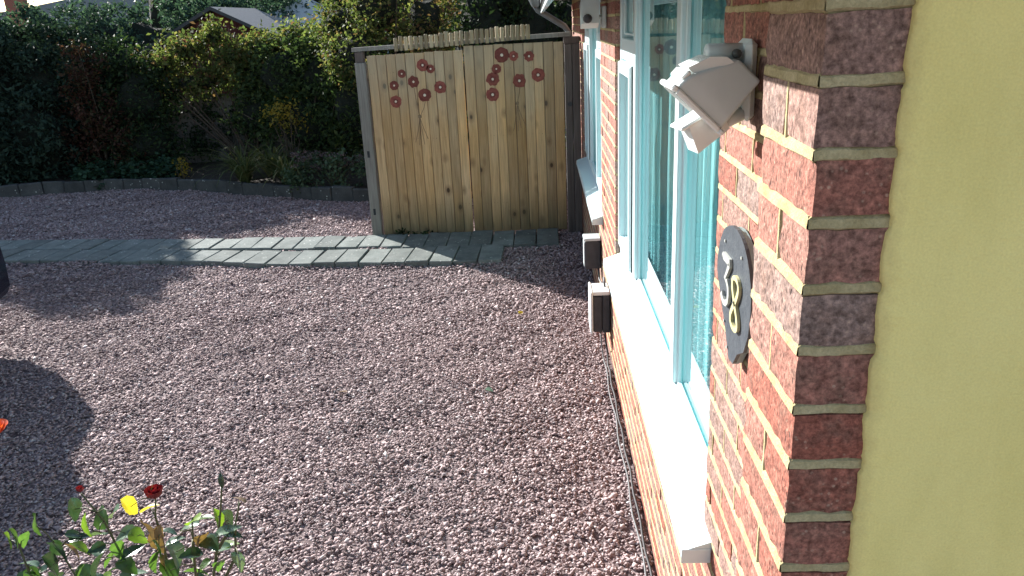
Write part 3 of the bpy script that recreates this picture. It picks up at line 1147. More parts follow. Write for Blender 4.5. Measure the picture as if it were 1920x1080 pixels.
def ribbon(pts, wid, mat, name, thick=0.006):
    """flat lettering stroke in the plaque plane; pts are (right, up) seen from outside"""
    v, f = [], []
    n = len(pts)
    for i, (u, z) in enumerate(pts):
        a = pts[max(0, i - 1)]
        b = pts[min(n - 1, i + 1)]
        dx, dz = b[0] - a[0], b[1] - a[1]
        L = math.hypot(dx, dz) or 1
        nx, nz = -dz / L * wid[i] / 2, dx / L * wid[i] / 2
        for sx in (0, thick):
            for sg in (1, -1):
                v.append((FXP - 0.0008 - sx, -(u + sg * nx), z + sg * nz))
    for i in range(n - 1):
        a = i * 4
        f += [(a, a + 4, a + 5, a + 1), (a + 2, a + 3, a + 7, a + 6), (a, a + 2, a + 6, a + 4), (a + 1, a + 5, a + 7, a + 3)]
    f += [(0, 1, 3, 2), (n * 4 - 4, n * 4 - 2, n * 4 - 1, n * 4 - 3)]
    return MB().add(v, f).build(name, mat, plq)


# numeral 8: two stacked loops
cy8, cz8 = 1.440, 1.552
pts8, wd8 = [], []
for i in range(49):
    t = 2 * math.pi * i / 48
    u = 0.027 * math.sin(2 * t) * (1.0 if math.cos(t) < 0 else 0.88)
    z = 0.052 * math.cos(t)
    pts8.append((-cy8 + u, cz8 + z))
    wd8.append(0.0095 if abs(math.cos(t)) > 0.85 else 0.0120)
ribbon(pts8, wd8, 'brass', 'numeral_eight')
# numeral 3 with a flat flag top
cy3, cz3 = 1.524, 1.568
p3 = [(-0.022, 0.050), (-0.020, 0.054), (0.024, 0.054), (0.023, 0.049), (0.012, 0.030), (-0.002, 0.010), (0.012, 0.008), (0.022, -0.002), (0.0255, -0.016),
      (0.022, -0.032), (0.011, -0.043), (-0.003, -0.046), (-0.016, -0.041), (-0.022, -0.031)]
ribbon([(-cy3 + u * 1.25, cz3 + z * 0.95) for u, z in p3], [0.015] * 4 + [0.010] * 2 + [0.012] * 6 + [0.014, 0.016], 'numeral_grey', 'numeral_three')
scw = MB()
for y, z in ((1.42, 1.652), (1.555, 1.648), (1.535, 1.480), (1.50, 1.435)):
    scw.tube([(FXP - 0.0008, y, z), (FXP - 0.003, y, z)], 0.0035, 8)
scw.build('screw', 'numeral_grey', plq)

# ------------------------------------------------------------------ security floodlight
fl = empty('security_floodlight', (WA, 1.50, 1.98))
tag(fl, 'pale plastic security floodlight with motion sensor above the house number', 'floodlight')


def orient(o, loc, rx=0, ry=0, rz=0):
    o.location = Vector(loc) - fl.location
    o.rotation_euler = (rx, ry, rz)
    return o


MB().box((WA - 0.026, 1.46, 1.90), (WA - 0.0045, 1.54, 2.045), 0.012).build('back_plate', 'plastic', fl)
MB().tube([(WA - 0.022, 1.50, 2.020), (WA - 0.090, 1.49, 2.022)], 0.018, 16).build('arm', 'plastic', fl, True)
MB().tube([(WA - 0.040, 1.466, 2.021), (WA - 0.040, 1.485, 2.021)], 0.008, 10).build('arm_screw', 'lens', fl, True)
# lamp head: a wedge with a broad flat front frame tipped down
hd = MB()
FR = [(-0.066, -0.056), (0.066, -0.056), (0.066, 0.056), (-0.066, 0.056)]
BKR = [(-0.046, -0.052), (0.046, -0.052), (0.046, 0.004), (-0.046, 0.004)]
v = [(-0.045, y, z) for y, z in FR] + [(-0.018, y * 0.96, z * 0.96) for y, z in FR] + [(0.062, y, z) for y, z in BKR]
hd.add(v, [(3, 2, 1, 0), (0, 1, 5, 4), (1, 2, 6, 5), (2, 3, 7, 6), (3, 0, 4, 7), (4, 5, 9, 8), (5, 6, 10, 9), (6, 7, 11, 10), (7, 4, 8, 11), (8, 9, 10, 11)])
hbm = bmesh.new()
hv = [hbm.verts.new(p) for p in hd.v]
for f_ in hd.f:
    hbm.faces.new([hv[i] for i in f_])
bmesh.ops.bevel(hbm, geom=list(hbm.edges), offset=0.006, segments=3, profile=0.5, affect='EDGES')
hbm.verts.index_update()
hd = MB()
hd.v = [v_.co[:] for v_ in hbm.verts]
hd.f = [tuple(v_.index for v_ in f_.verts) for f_ in hbm.faces]
hbm.free()
head = orient(hd.build('lamp_head', 'plastic', fl), (WA - 0.085, 1.475, 1.966), 0, math.radians(-46), math.radians(0))
bz = MB()
for lo, hi in (((-0.054, -0.073, 0.052), (-0.043, 0.073, 0.063)), ((-0.054, -0.073, -0.063), (-0.043, 0.073, -0.052)), ((-0.054, -0.073, -0.052), (-0.043, -0.062, 0.052)), ((-0.054, 0.062, -0.052), (-0.043, 0.073, 0.052))):
    bz.box(lo, hi, 0.003)
bezel = bz.build('bezel', 'plastic_white', fl)
bezel.parent = head
bezel.location = (0, 0, 0)
ln = MB().box((-0.0485, -0.061, -0.051), (-0.0455, 0.061, 0.051)).build('lens', 'lens', fl)
ln.parent = head
ln.location = (0, 0, 0)
fin = MB()
for k in range(5):
    y = -0.050 + k * 0.022
    fin.prism([(-0.008, 0.040), (0.052, 0.008), (0.050, 0.024), (0.030, 0.046), (-0.008, 0.062)], 1, y, y + 0.012)
fin.box((-0.030, -0.060, 0.051), (-0.010, 0.060, 0.060), 0.003)
fins = fin.build('heat_sink', 'plastic_white', fl)
fins.parent = head
fins.location = (0, 0, 0)
# sensor head below
sh = MB()
v = [(-0.036, -0.026, -0.028), (-0.036, 0.026, -0.028), (-0.030, 0.028, 0.026), (-0.030, -0.028, 0.026), (0.036, -0.022, -0.020), (0.036, 0.022, -0.020), (0.036, 0.022, 0.022), (0.036, -0.022, 0.022)]
sh.add(v, [(0, 1, 2, 3), (4, 7, 6, 5), (0, 4, 5, 1), (3, 2, 6, 7), (0, 3, 7, 4), (1, 5, 6, 2)])
sens = orient(sh.build('sensor', 'plastic_white', fl), (WA - 0.098, 1.455, 1.893), 0, math.radians(-28), math.radians(10))
hood = MB().box((-0.046, -0.032, 0.024), (0.030, 0.032, 0.031), 0.003).build('sensor_hood', 'plastic_white', fl)
hood.parent = sens
hood.location = (0, 0, 0)
MB().tube([(WA - 0.02, 1.48, 1.915), (WA - 0.065, 1.46, 1.90)], 0.013, 10).build('sensor_arm', 'plastic', fl, True)

# a second fitting between the windows, under the eaves
fl2 = empty('wall_lamp', (WA, 4.75, 2.08))
tag(fl2, 'small grey angled wall lamp under the eaves between the two windows', 'lamp')
MB().box((WA - 0.03, 4.69, 2.03), (WA - 0.0045, 4.80, 2.15), 0.006).build('back_plate', 'plastic', fl2)
wl = MB()
wl.prism([(4.68, 2.19), (4.83, 2.16), (4.77, 2.03), (4.66, 2.06)], 0, WA - 0.15, WA - 0.05)
wl.build('lamp_head', 'plastic', fl2)
MB().tube([(WA - 0.115, 4.655, 2.085), (WA - 0.115, 4.62, 2.08)], [0.026, 0.018], 12).build('sensor', 'box_dark', fl2, True)
MB().tube([(WA - 0.02, 4.74, 2.09), (WA - 0.06, 4.74, 2.09)], 0.012, 8).build('arm', 'plastic', fl2)

# ------------------------------------------------------------------ boxes and cables on the wall
b1 = empty('socket_box', (WA, 5.36, 0.40))
tag(b1, 'dark outdoor socket box with pale lid on the shaded wall below the far window', 'box', 'wall boxes')
MB().box((WA - 0.115, 5.30, 0.395), (WA - 0.0045, 5.42, 0.60), 0.006).build('case', 'box_dark', b1)
MB().box((WA - 0.125, 5.29, 0.602), (WA - 0.006, 5.43, 0.622), 0.005).build('lid', 'plastic', b1)
MB().box((WA - 0.124, 5.31, 0.41), (WA - 0.1165, 5.41, 0.59), 0.003).build('cover', 'plastic', b1)
b2 = empty('junction_box', (WA, 4.62, 0.22))
tag(b2, 'two-gang box with white front and side coloured dark for shade low on the sunlit wall', 'box', 'wall boxes')
MB().box((WA - 0.052, 4.55, 0.21), (WA - 0.0045, 4.75, 0.455), 0.006).build('case', 'box_dark', b2)  # dark plastic stands in for the shadow on the near side
MB().box((WA - 0.110, 4.55, 0.215), (WA - 0.054, 4.75, 0.45), 0.006).build('cover', 'box_dark', b2)
MB().box((WA - 0.128, 4.54, 0.205), (WA - 0.112, 4.76, 0.485), 0.006).build('front_plate', 'plastic_white', b2)
MB().box((WA - 0.111, 4.56, 0.456), (WA - 0.006, 4.74, 0.480), 0.004).build('lid', 'plastic_white', b2)
cb = MB()
cb.tube([(WA - 0.035, 4.62, 0.21), (WA - 0.03, 4.60, 0.13), (WA - 0.022, 4.56, 0.06), (WA - 0.03, 4.45, 0.035)] +
        [(WA - 0.028 + 0.004 * math.sin(k * 1.7), 4.45 - 0.1 * k, 0.034 + 0.004 * math.sin(k * 2.3)) for k in range(1, 34)], 0.006, 6)
tag(cb.build('power_cable', 'cable_black', None, True), 'black cable lying along the foot of the brick wall', 'cable')
cb = MB()
cb.tube([(WA - 0.06, 4.64, 0.21), (WA - 0.055, 4.62, 0.10), (WA - 0.05, 4.58, 0.04)] +
        [(WA - 0.048 + 0.006 * math.sin(k * 1.1), 4.5 - 0.1 * k, 0.032 + 0.004 * math.sin(k * 1.9)) for k in range(0, 34)], 0.0045, 6)
tag(cb.build('pale_cable', 'cable_grey', None, True), 'pale grey cable on the gravel beside the black one', 'cable')
cb = MB()
cb.tube([(WA - 0.02, 5.33, 0.395), (WA - 0.02, 5.25, 0.33), (WA - 0.02, 4.9, 0.40), (WA - 0.03, 4.72, 0.52), (WA - 0.03, 4.66, 0.484)], 0.007, 6)
tag(cb.build('link_cable', 'cable_grey', None, True), 'short pale cable linking the two boxes on the wall', 'cable')

# ------------------------------------------------------------------ gates
GY = 7.80


def gate_leaf(x0, x1, ztop0, ztop1, label, n):
    root = empty('wooden_gate', ((x0 + x1) / 2, GY, 0.02))
    tag(root, label, 'gate', 'pair of wooden gates')
    pitch = (x1 - x0) / n
    for k in range(n):
        a = x0 + k * pitch
        b = a + pitch + 0.008
        zt = ztop0 + (ztop1 - ztop0) * (k + .5) / n + random.uniform(-.003, .003)
        zb = 0.035 + random.uniform(-.006, .012)
        lean = random.uniform(-.002, .002)
        # feather-edge: thick edge laps over the thin edge of the one before
        prof = [(a + .002, GY - 0.018), (a + .007, GY - 0.0235), (a + pitch * .5, GY - 0.0215), (a + pitch - .006, GY - 0.0165), (a + pitch - .002, GY - 0.012), (a + pitch - .002, GY - 0.004), (a + .002, GY - 0.004)]
        mb = MB()
        nz = 5
        v, f = [], []
        for i in range(nz + 1):
            z = zb + (zt - zb) * i / nz
            dx = lean * (i / nz) + random.uniform(-.0007, .0007)
            dy = random.uniform(-.0006, .0006)
            v += [(x + dx, y + dy - 0.0004 * (k % 2), z) for x, y in prof]
        m = len(prof)
        for i in range(nz):
            for j in range(m):
                j2 = (j + 1) % m
                f.append((i * m + j, i * m + j2, (i + 1) * m + j2, (i + 1) * m + j))
        f += [tuple(range(m)), tuple(nz * m + j for j in range(m - 1, -1, -1))]
        mb.add(v, f).build('board', 'gate_wood', root)
    MB().box((x0 + 0.006, GY - 0.0035, 0.05), (x1 - 0.006, GY - 0.001, min(ztop0, ztop1) - 0.02)).build('dark_gap_backing', 'dark_wood', root)  # dark sheet added behind the boards so their gaps read as shade lines
    for z in (0.30, 0.98, 1.62):
        MB().box((x0 + 0.01, GY, z), (x1 - 0.01, GY + 0.045, z + 0.09), 0.004).build('rail', 'gate_wood', root)
    nl = MB()
    for k in range(n):
        for z in (0.345, 1.025, 1.665):
            for dx in (0.03, 0.062):
                nl.tube([(x0 + k * pitch + dx, GY - 0.0225, z + random.uniform(-.006, .006)), (x0 + k * pitch + dx, GY - 0.015, z)], 0.003, 6)
    nl.build('nail_heads', 'etch', root)
    return root


gl = gate_leaf(-1.668, -0.733, 1.832, 1.850, 'left wooden gate leaf with painted poppies, lower top edge', 10)
gr = gate_leaf(-0.725, 0.232, 1.885, 1.885, 'right wooden gate leaf with painted poppies, next to the house', 10)


def poppy(root, x, z, r):
    def disc(rad, y, wob, n=26):
        ph = random.uniform(0, 6)
        v = [(x, y, z)]
        for k in range(n):
            t = 2 * math.pi * k / n
            rr = rad * (1 + 0.5 * wob * math.sin(7 * t + ph) + random.uniform(-wob, wob))
            v.append((x + rr * math.cos(t), y, z + rr * math.sin(t)))
        back = [(p[0], y + 0.003, p[2]) for p in v[1:]]
        v += back
        f = [(0, 1 + k, 1 + (k + 1) % n) for k in range(n)]
        f += [(1 + k, 1 + n + k, 1 + n + (k + 1) % n, 1 + (k + 1) % n) for k in range(n)]
        return MB().add(v, f)
    o = disc(r * random.uniform(0.94, 1.06), GY - 0.0265, random.uniform(0.04, 0.10)).build('painted_poppy', 'poppy', root)
    disc(r * random.uniform(0.34, 0.5), GY - 0.0285, 0.12).build('dark_ring', 'poppy_ring', o)
    disc(r * random.uniform(0.17, 0.23), GY - 0.0305, 0.08).build('pale_eye', 'poppy_eye', o)


LP = [(-1.127, 1.726, 0.058), (-1.052, 1.688, 0.042), (-1.337, 1.655, 0.042), (-1.421, 1.548, 0.042), (-1.229, 1.575, 0.058), (-0.972, 1.513, 0.063), (-1.13, 1.444, 0.063), (-1.419, 1.395, 0.058)]
RP = [(-0.358, 1.786, 0.068), (-0.245, 1.771, 0.047), (-0.097, 1.764, 0.047), (-0.416, 1.66, 0.047), (-0.457, 1.566, 0.063), (-0.199, 1.54, 0.063), (-0.016, 1.587, 0.063), (-0.465, 1.42, 0.063)]
for x, z, r in LP:
    poppy(gl, x, z, r)
for x, z, r in RP:
    poppy(gr, x, z, r)


def stems(root, tops, tie, feet):
    m = MB()
    for (x, z, r) in tops:
        m.tube([(x + (tie[0] - x) * t, GY - 0.0245, (z - r) + (tie[1] - z + r) * (t ** 0.7)) for t in (0, .25, .5, .75, 1)], 0.0026, 5)
    for x, z in feet:
        m.tube([tuple((tie[0] + (x - tie[0]) * t ** 1.3, GY - 0.0245, tie[1] + (z - tie[1]) * t)) for t in (0, .3, .6, 1)], 0.0026, 5)
    m.box((tie[0] - 0.016, GY - 0.029, tie[1] - 0.014), (tie[0] + 0.016, GY - 0.0235, tie[1] + 0.014), 0.002)
    m.build('etched_stems', 'etch', root)


stems(gl, [LP[4], LP[6]], (-1.195, 1.241), [(-1.258, 0.99), (-1.22, 0.96), (-1.169, 0.966), (-1.13, 1.02)])
stems(gr, [RP[5], RP[5]], (-0.229, 1.328), [(-0.277, 1.061), (-0.23, 1.06), (-0.154, 1.108), (-0.20, 1.09)])

post = empty('gate_post', (-1.73, GY, 0))
tag(post, 'weathered grey timber post at the left end of the gates', 'post', 'gate posts')
MB().box((-1.785, GY - 0.045, -0.05), (-1.683, GY + 0.055, 1.775), 0.006).build('shaft', 'grey_wood', post)
MB().box((-1.775, GY - 0.035, 1.776), (-1.695, GY + 0.045, 1.875), 0.004).build('post_head', 'dark_wood', post)
mt = MB()
for z in (0.86, 0.27):
    mt.box((-1.752, GY - 0.0465, z), (-1.727, GY - 0.030, z + 0.065))
mt.build('mortise_shade', 'seal', post)  # black blocks on the face, painted shade of the slot holes
rp = empty('gate_post', (0.31, GY, 0))
tag(rp, 'dark stained timber post fixed to the house wall beside the gates', 'post', 'gate posts')
MB().box((0.242, GY - 0.04, -0.05), (0.312, GY + 0.05, 1.86), 0.005).build('shaft', 'dark_wood', rp)
MB().box((0.316, GY - 0.055, -0.05), (0.388, GY + 0.04, 1.86), 0.005).build('packing_board', 'dark_wood', rp)
MB().box((0.236, GY - 0.05, 1.862), (0.39, GY + 0.055, 1.925), 0.004).build('post_head', 'dark_wood', rp)
MB().tube([(0.285, GY - 0.042, 1.30), (0.285, GY - 0.062, 1.30)], 0.022, 10).build('hinge_bolt', 'box_dark', rp)
rail = MB()
rail.add([(-1.80, GY - .04, 1.878), (0.30, GY - .04, 1.928), (0.30, GY + .055, 1.928), (-1.80, GY + .055, 1.878), (-1.80, GY - .04, 1.915), (0.30, GY - .04, 1.968), (0.30, GY + .055, 1.968), (-1.80, GY + .055, 1.915)],
         [(0, 1, 2, 3), (4, 7, 6, 5), (0, 4, 5, 1), (3, 2, 6, 7), (0, 3, 7, 4), (1, 5, 6, 2)])
tag(rail.build('cross_rail', 'grey_wood'), 'weathered grey rail spanning across the top of the gates', 'rail')

# log-roll edging nailed along the top of the rail
lr = empty('log_roll', (-0.74, GY, 1.88))
tag(lr, 'roll of short half-round logs fixed along the top above the gates', 'log roll')
nlog = 27
for k in range(nlog):
    t = k / (nlog - 1)
    x = -1.365 + 1.265 * t
    zb = 1.868 + 0.055 * t + random.uniform(-.005, .005)
    zt = 1.995 + 0.062 * t + random.uniform(-.012, .010)
    r = 0.0212 + random.uniform(-.003, .0015)
    pts_, v, f = 8, [], []
    for zz, rr, cap in ((zb, r, 0), (zt - 0.008, r, 0), (zt, r * 0.72, 0)):
        for j in range(pts_ + 1):
            a = math.pi + math.pi * j / pts_
            v.append((x + rr * math.cos(a) + (zz - zb) * random.uniform(-.02, .02), GY - 0.045 + rr * math.sin(a), zz))
    m = pts_ + 1
    for i in range(2):
        for j in range(m):
            j2 = (j + 1) % m
            f.append((i * m + j, i * m + j2, (i + 1) * m + j2, (i + 1) * m + j))
    f += [tuple(range(m)), tuple(2 * m + j for j in range(m - 1, -1, -1))]
    MB().add(v, f).build('log', 'log_wood', lr)

# ------------------------------------------------------------------ plants
def leaf_cloud(name, centers, size, mat, parent, aspect=0.55, up=0.2, size_var=0.45, droop=0.0):
    n = len(centers)
    nrm = rng.normal(0, 1, (n, 3))
    nrm[:, 2] = np.abs(nrm[:, 2]) + up
    nrm /= np.linalg.norm(nrm, axis=1)[:, None]
    d = rng.normal(0, 1, (n, 3))
    d[:, 2] -= droop
    d -= nrm * (d * nrm).sum(1)[:, None]
    d /= np.linalg.norm(d, axis=1)[:, None]
    w = np.cross(nrm, d)
    s = size * rng.uniform(1 - size_var, 1 + size_var, n)[:, None]
    base = centers - d * s * 0.5
    fold = nrm * s * 0.12
    V = np.stack([base, centers + w * s * aspect * 0.5 + fold, centers + d * s * 0.5, centers - w * s * aspect * 0.5 + fold], 1)
    Fq = np.arange(n * 4).reshape(n, 4)
    return link(name, fastmesh(name, V.reshape(-1, 3), Fq, mat), parent)


def clumps(ell, nclump, nleaf, spread, shell=0.55):
    """ell: list of (cx,cy,cz,rx,ry,rz); leaves gathered in clumps through the volume, denser outside"""
    out = []
    vol = np.array([e[3] * e[4] * e[5] for e in ell]) ** 0.67
    vol = vol / vol.sum()
    for e, fr in zip(ell, vol):
        k = max(3, int(nclump * fr))
        u = rng.normal(0, 1, (k, 3))
        u /= np.linalg.norm(u, axis=1)[:, None]
        rad = (shell + (1 - shell) * rng.uniform(0, 1, k) ** 0.6)[:, None]
        c = u * rad * np.array(e[3:]) + np.array(e[:3])
        m = max(4, int(nleaf * fr / k))
        p = np.repeat(c, m, 0) + rng.normal(0, 1, (k * m, 3)) * spread
        out.append(p)
    p = np.concatenate(out)
    return p[p[:, 2] > 0.02]


def twigs(base, tips, r0, parent, name='branches', mat='bark'):
    m = MB()
    b = Vector(base)
    for t in tips:
        t = Vector(t)
        mid = b.lerp(t, 0.5) + Vector((random.uniform(-.12, .12), random.uniform(-.12, .12), random.uniform(0, .15)))
        q1, q2 = b.lerp(mid, 0.5), mid.lerp(t, 0.5) + Vector((0, 0, 0.05))
        m.tube([b, q1, mid, q2, t], [r0, r0 * .8, r0 * .6, r0 * .4, r0 * .15], 6)
    return m.build(name, mat, parent, True)


def core(ell, parent, k=0.62):  # solid dark blobs added inside crowns: painted inner shade, and no sky leaks
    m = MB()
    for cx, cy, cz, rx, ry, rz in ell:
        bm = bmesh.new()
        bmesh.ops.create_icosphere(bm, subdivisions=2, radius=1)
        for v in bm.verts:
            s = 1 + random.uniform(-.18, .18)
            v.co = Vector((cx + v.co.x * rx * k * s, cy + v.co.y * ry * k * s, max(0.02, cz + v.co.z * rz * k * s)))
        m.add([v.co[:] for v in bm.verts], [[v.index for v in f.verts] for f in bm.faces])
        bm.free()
    return m.build('shade_core', 'dark_core', parent)


def shrub(name, label, cat, ell, nclump, nleaf, spread, size, mat, core_k=0.6, aspect=0.55, group=None, tips=7, r0=0.03, up=0.2, droop=0.0, shell=0.55):
    cx = sum(e[0] for e in ell) / len(ell)
    cy = sum(e[1] for e in ell) / len(ell)
    root = empty(name, (cx, cy, 0.1))
    tag(root, label, cat, group)
    leaf_cloud('crown', clumps(ell, nclump, nleaf, spread, shell), size, mat, root, aspect, up, droop=droop)
    tp = []
    for k in range(tips):
        e = random.choice(ell)
        tp.append((e[0] + random.uniform(-.8, .8) * e[3], e[1] + random.uniform(-.8, .8) * e[4], e[2] + random.uniform(-.2, .8) * e[5]))
    twigs((cx, cy, 0.02), tp, r0, root, 'trunk')
    if core_k:
        core(ell, root, core_k)
    return root


# far conifer hedge
hedge_ell = [(-13.4 + 0.9 * k, 17.0 + 0.2 * math.sin(k * 2), 1.30, 0.95, 0.8, 1.53 + 0.05 * math.sin(k * 1.7) + 0.008 * k) for k in range(10)]
shrub('conifer_hedge', 'long clipped conifer hedge with sunlit top behind the red shed', 'hedge', hedge_ell, 2200, 52000, 0.07, 0.105, 'far_conifer', 0.74, 0.45, shell=0.86)
# tall dark conifer at the left edge
con = [(-9.9, 12.3, 1.35, 0.9, 0.8, 1.5), (-9.0, 12.1, 1.5, 0.85, 0.8, 1.65), (-8.35, 11.9, 1.15, 0.75, 0.75, 1.22), (-7.75, 12.25, 1.2, 0.75, 0.65, 1.22), (-7.15, 12.5, 1.2, 0.65, 0.55, 1.22),
       (-8.5, 11.3, 0.6, 0.9, 0.6, 0.75), (-7.6, 11.7, 0.7, 0.7, 0.6, 0.8), (-9.0, 12.2, 2.5, 0.7, 0.6, 0.75), (-9.75, 12.2, 2.75, 0.85, 0.7, 0.95)]
shrub('conifer_tree', 'broad dark conifer thicket filling the left end of the flower bed', 'tree', con, 2600, 74000, 0.06, 0.085, 'conifer', 0.66, 0.4, r0=0.07, shell=0.78, droop=0.6)
# reddish tall shrub
shrub('berry_shrub', 'tall thin reddish shrub in front of the dark conifer', 'shrub',
      [(-6.75, 11.75, 1.7, 0.30, 0.25, 0.42), (-6.8, 11.7, 1.1, 0.48, 0.35, 0.6), (-6.5, 11.6, 0.55, 0.6, 0.4, 0.45)], 130, 4200, 0.07, 0.055, 'reddish', 0.0, tips=6, r0=0.010, shell=0.3)
shrub('shaded_shrub', 'dark shaded shrub left of the grey fence panel', 'shrub',
      [(-6.15, 12.0, 1.2, 0.6, 0.4, 0.65), (-5.95, 11.7, 0.55, 0.6, 0.4, 0.45), (-6.5, 12.3, 1.65, 0.55, 0.4, 0.5), (-7.2, 12.4, 1.5, 0.5, 0.4, 0.6)], 260, 9000, 0.09, 0.06, 'darkgreen', 0.55, shell=0.4)
# sunlit climber over the fence, in front of the shed
shrub('climbing_shrub', 'yellow green sunlit climber tumbling over the fence and shed', 'shrub',
      [(-5.95, 12.4, 1.62, 0.42, 0.35, 0.26), (-5.45, 12.35, 1.90, 0.40, 0.35, 0.26), (-5.0, 12.4, 2.08, 0.30, 0.3, 0.22), (-4.75, 12.3, 1.72, 0.45, 0.35, 0.22), (-4.2, 12.35, 1.88, 0.42, 0.4, 0.22),
       (-3.75, 12.4, 1.98, 0.40, 0.4, 0.22), (-3.3, 12.3, 1.92, 0.42, 0.4, 0.26), (-5.3, 12.25, 1.42, 0.75, 0.28, 0.22), (-4.3, 12.25, 1.52, 0.6, 0.28, 0.22), (-4.0, 12.0, 1.25, 0.5, 0.25, 0.22)], 330, 11500, 0.075, 0.070, 'bright', 0.45, tips=18, r0=0.02, shell=0.3)
shrub('bushy_shrub', 'broad green bush with sunlit top left of the gates', 'shrub',
      [(-3.75, 12.0, 1.45, 0.75, 0.5, 0.58), (-3.0, 11.7, 1.45, 0.7, 0.5, 0.62), (-3.3, 11.6, 0.8, 0.9, 0.5, 0.6), (-4.3, 12.0, 0.95, 0.5, 0.3, 0.45), (-2.55, 11.0, 1.0, 0.5, 0.5, 0.75)], 520, 17000, 0.085, 0.065, 'mid', 0.66, shell=0.55)
shrub('privet_bush', 'lime green leafy bush behind the left gate post', 'shrub',
      [(-2.45, 10.9, 1.75, 0.45, 0.4, 0.50), (-2.15, 11.2, 2.35, 0.55, 0.45, 0.55), (-2.75, 11.6, 2.15, 0.55, 0.4, 0.42), (-2.1, 10.7, 1.1, 0.4, 0.4, 0.8)], 230, 7600, 0.08, 0.06, 'bright', 0.55, shell=0.5)
shrub('autumn_shrub', 'bush with orange tinted leaves rising above the left gate', 'shrub',
      [(-1.55, 11.3, 2.15, 0.42, 0.4, 0.55), (-1.6, 11.4, 1.3, 0.45, 0.4, 0.8)], 110, 3400, 0.07, 0.06, 'autumn', 0.5, shell=0.5)
shrub('evergreen_bush', 'dark evergreen bush above the middle of the gates', 'shrub',
      [(-0.75, 12.0, 1.5, 0.75, 0.6, 1.3), (-0.1, 12.2, 1.6, 0.7, 0.6, 1.35), (-0.4, 12.0, 2.6, 0.7, 0.5, 0.6)], 230, 7600, 0.10, 0.075, 'darkgreen', 0.72, shell=0.6)
shrub('laurel_bush', 'glossy dark bush beyond the gates at the house corner', 'shrub',
      [(0.55, 12.3, 1.5, 0.6, 0.6, 1.5), (1.2, 12.6, 1.6, 0.7, 0.6, 1.6)], 130, 4200, 0.10, 0.08, 'mid', 0.7, shell=0.6)
shrub('fence_creeper', 'thin dark creeper spread over the face of the grey fence', 'creeper',
      [(-5.3, 12.5, 0.95, 0.45, 0.08, 0.35), (-4.7, 12.5, 0.7, 0.55, 0.1, 0.5), (-5.5, 12.48, 0.45, 0.45, 0.1, 0.3), (-4.2, 12.45, 0.9, 0.4, 0.1, 0.4)], 110, 2600, 0.07, 0.055, 'darkgreen', 0.0, tips=8, r0=0.010, shell=0.1)
shrub('yellow_shrub', 'shrub with mustard yellow leaves in the middle of the bed', 'shrub',
      [(-3.65, 11.2, 0.95, 0.36, 0.2, 0.24)], 34, 420, 0.055, 0.055, 'yellow', 0.0, aspect=0.42, tips=9, r0=0.012, shell=0.2)
shrub('yellow_flowers', 'small spike of yellow flowers at the bed edging', 'flowers',
      [(-5.17, 10.98, 0.32, 0.10, 0.08, 0.24)], 16, 170, 0.035, 0.04, 'yellow', 0.0, aspect=0.5, tips=5, r0=0.006, shell=0.1)
for k, (x, y, r) in enumerate(((-6.55, 11.25, 0.36), (-6.0, 11.28, 0.33), (-5.55, 11.22, 0.28))):
    shrub('low_geranium', ['low green leafy mound nearest the dark conifer', 'middle one of the three low green leafy mounds', 'low green leafy mound beside the yellow flower spike'][k], 'plant',
          [(x, y, 0.20, r, 0.24, 0.16)], 40, 900, 0.05, 0.065, 'geranium', 0.6, aspect=0.9, group='low leafy mounds', tips=5, r0=0.008, up=1.2)


def strap_plant(x, y, z, n, L, label):
    root = empty('daylily', (x, y, z))
    tag(root, label, 'plant', 'strap-leaved plants')
    m = MB()
    for k in range(n):
        a = random.uniform(0, 2 * math.pi)
        ln_ = L * random.uniform(0.6, 1.1)
        w = random.uniform(0.018, 0.030)
        el = random.uniform(0.9, 1.45)
        p = Vector((x + random.uniform(-.06, .06), y + random.uniform(-.05, .05), z))
        dirh = Vector((math.cos(a), math.sin(a), 0))
        side = Vector((-math.sin(a), math.cos(a), 0))
        v, f = [], []
        S = 7
        for i in range(S):
            ww = w * (1 - (i / (S - 1)) ** 2 * .9)
            v += [p + side * ww / 2, p - side * ww / 2]
            p = p + (dirh * math.cos(el) + Vector((0, 0, 1)) * math.sin(el)) * ln_ / (S - 1)
            el -= random.uniform(0.22, 0.42)
        for i in range(S - 1):
            f.append((2 * i, 2 * i + 1, 2 * i + 3, 2 * i + 2))
        m.add(v, f)
    m.build('leaves', 'strap', root)
    MB().box((x - .05, y - .04, z - .05), (x + .05, y + .04, z + .05), 0.02).build('crown', 'soil', root)


strap_plant(-4.15, 10.62, 0.12, 120, 1.0, 'arching strap-leaved clump in the middle of the bed edge')
strap_plant(-3.45, 10.35, 0.12, 90, 0.90, 'strap-leaved clump right beside the pink headed plant')
strap_plant(-3.85, 10.95, 0.14, 90, 0.95, 'strap-leaved clump standing behind the other two')

# sedum with dusky flower heads
sed = empty('sedum_plant', (-2.75, 10.05, 0.12))
tag(sed, 'rounded grey green plant with dusky pink flower heads by the gate post', 'plant')
leaf_cloud('leaves', clumps([(-2.95, 10.05, 0.30, 0.42, 0.22, 0.18), (-2.45, 9.95, 0.34, 0.40, 0.2, 0.22)], 60, 1700, 0.05, 1), 0.055, 'glaucous', sed, 0.6)
hp = []
for k in range(46):
    c = np.array([-2.72 + rng.uniform(-.55, .6), 10.05 + rng.uniform(-.15, .15), 0.50 + rng.uniform(-.1, .1)])
    hp.append(c + rng.normal(0, 1, (34, 3)) * np.array([.035, .03, .014]))
leaf_cloud('flower_heads', np.concatenate(hp), 0.02, 'sedum_head', sed, 0.8, up=1.0)
twigs((-2.75, 10.05, 0.1), [(-2.72 + random.uniform(-.5, .5), 10.05, 0.48) for k in range(12)], 0.007, sed, 'stems', 'stem')

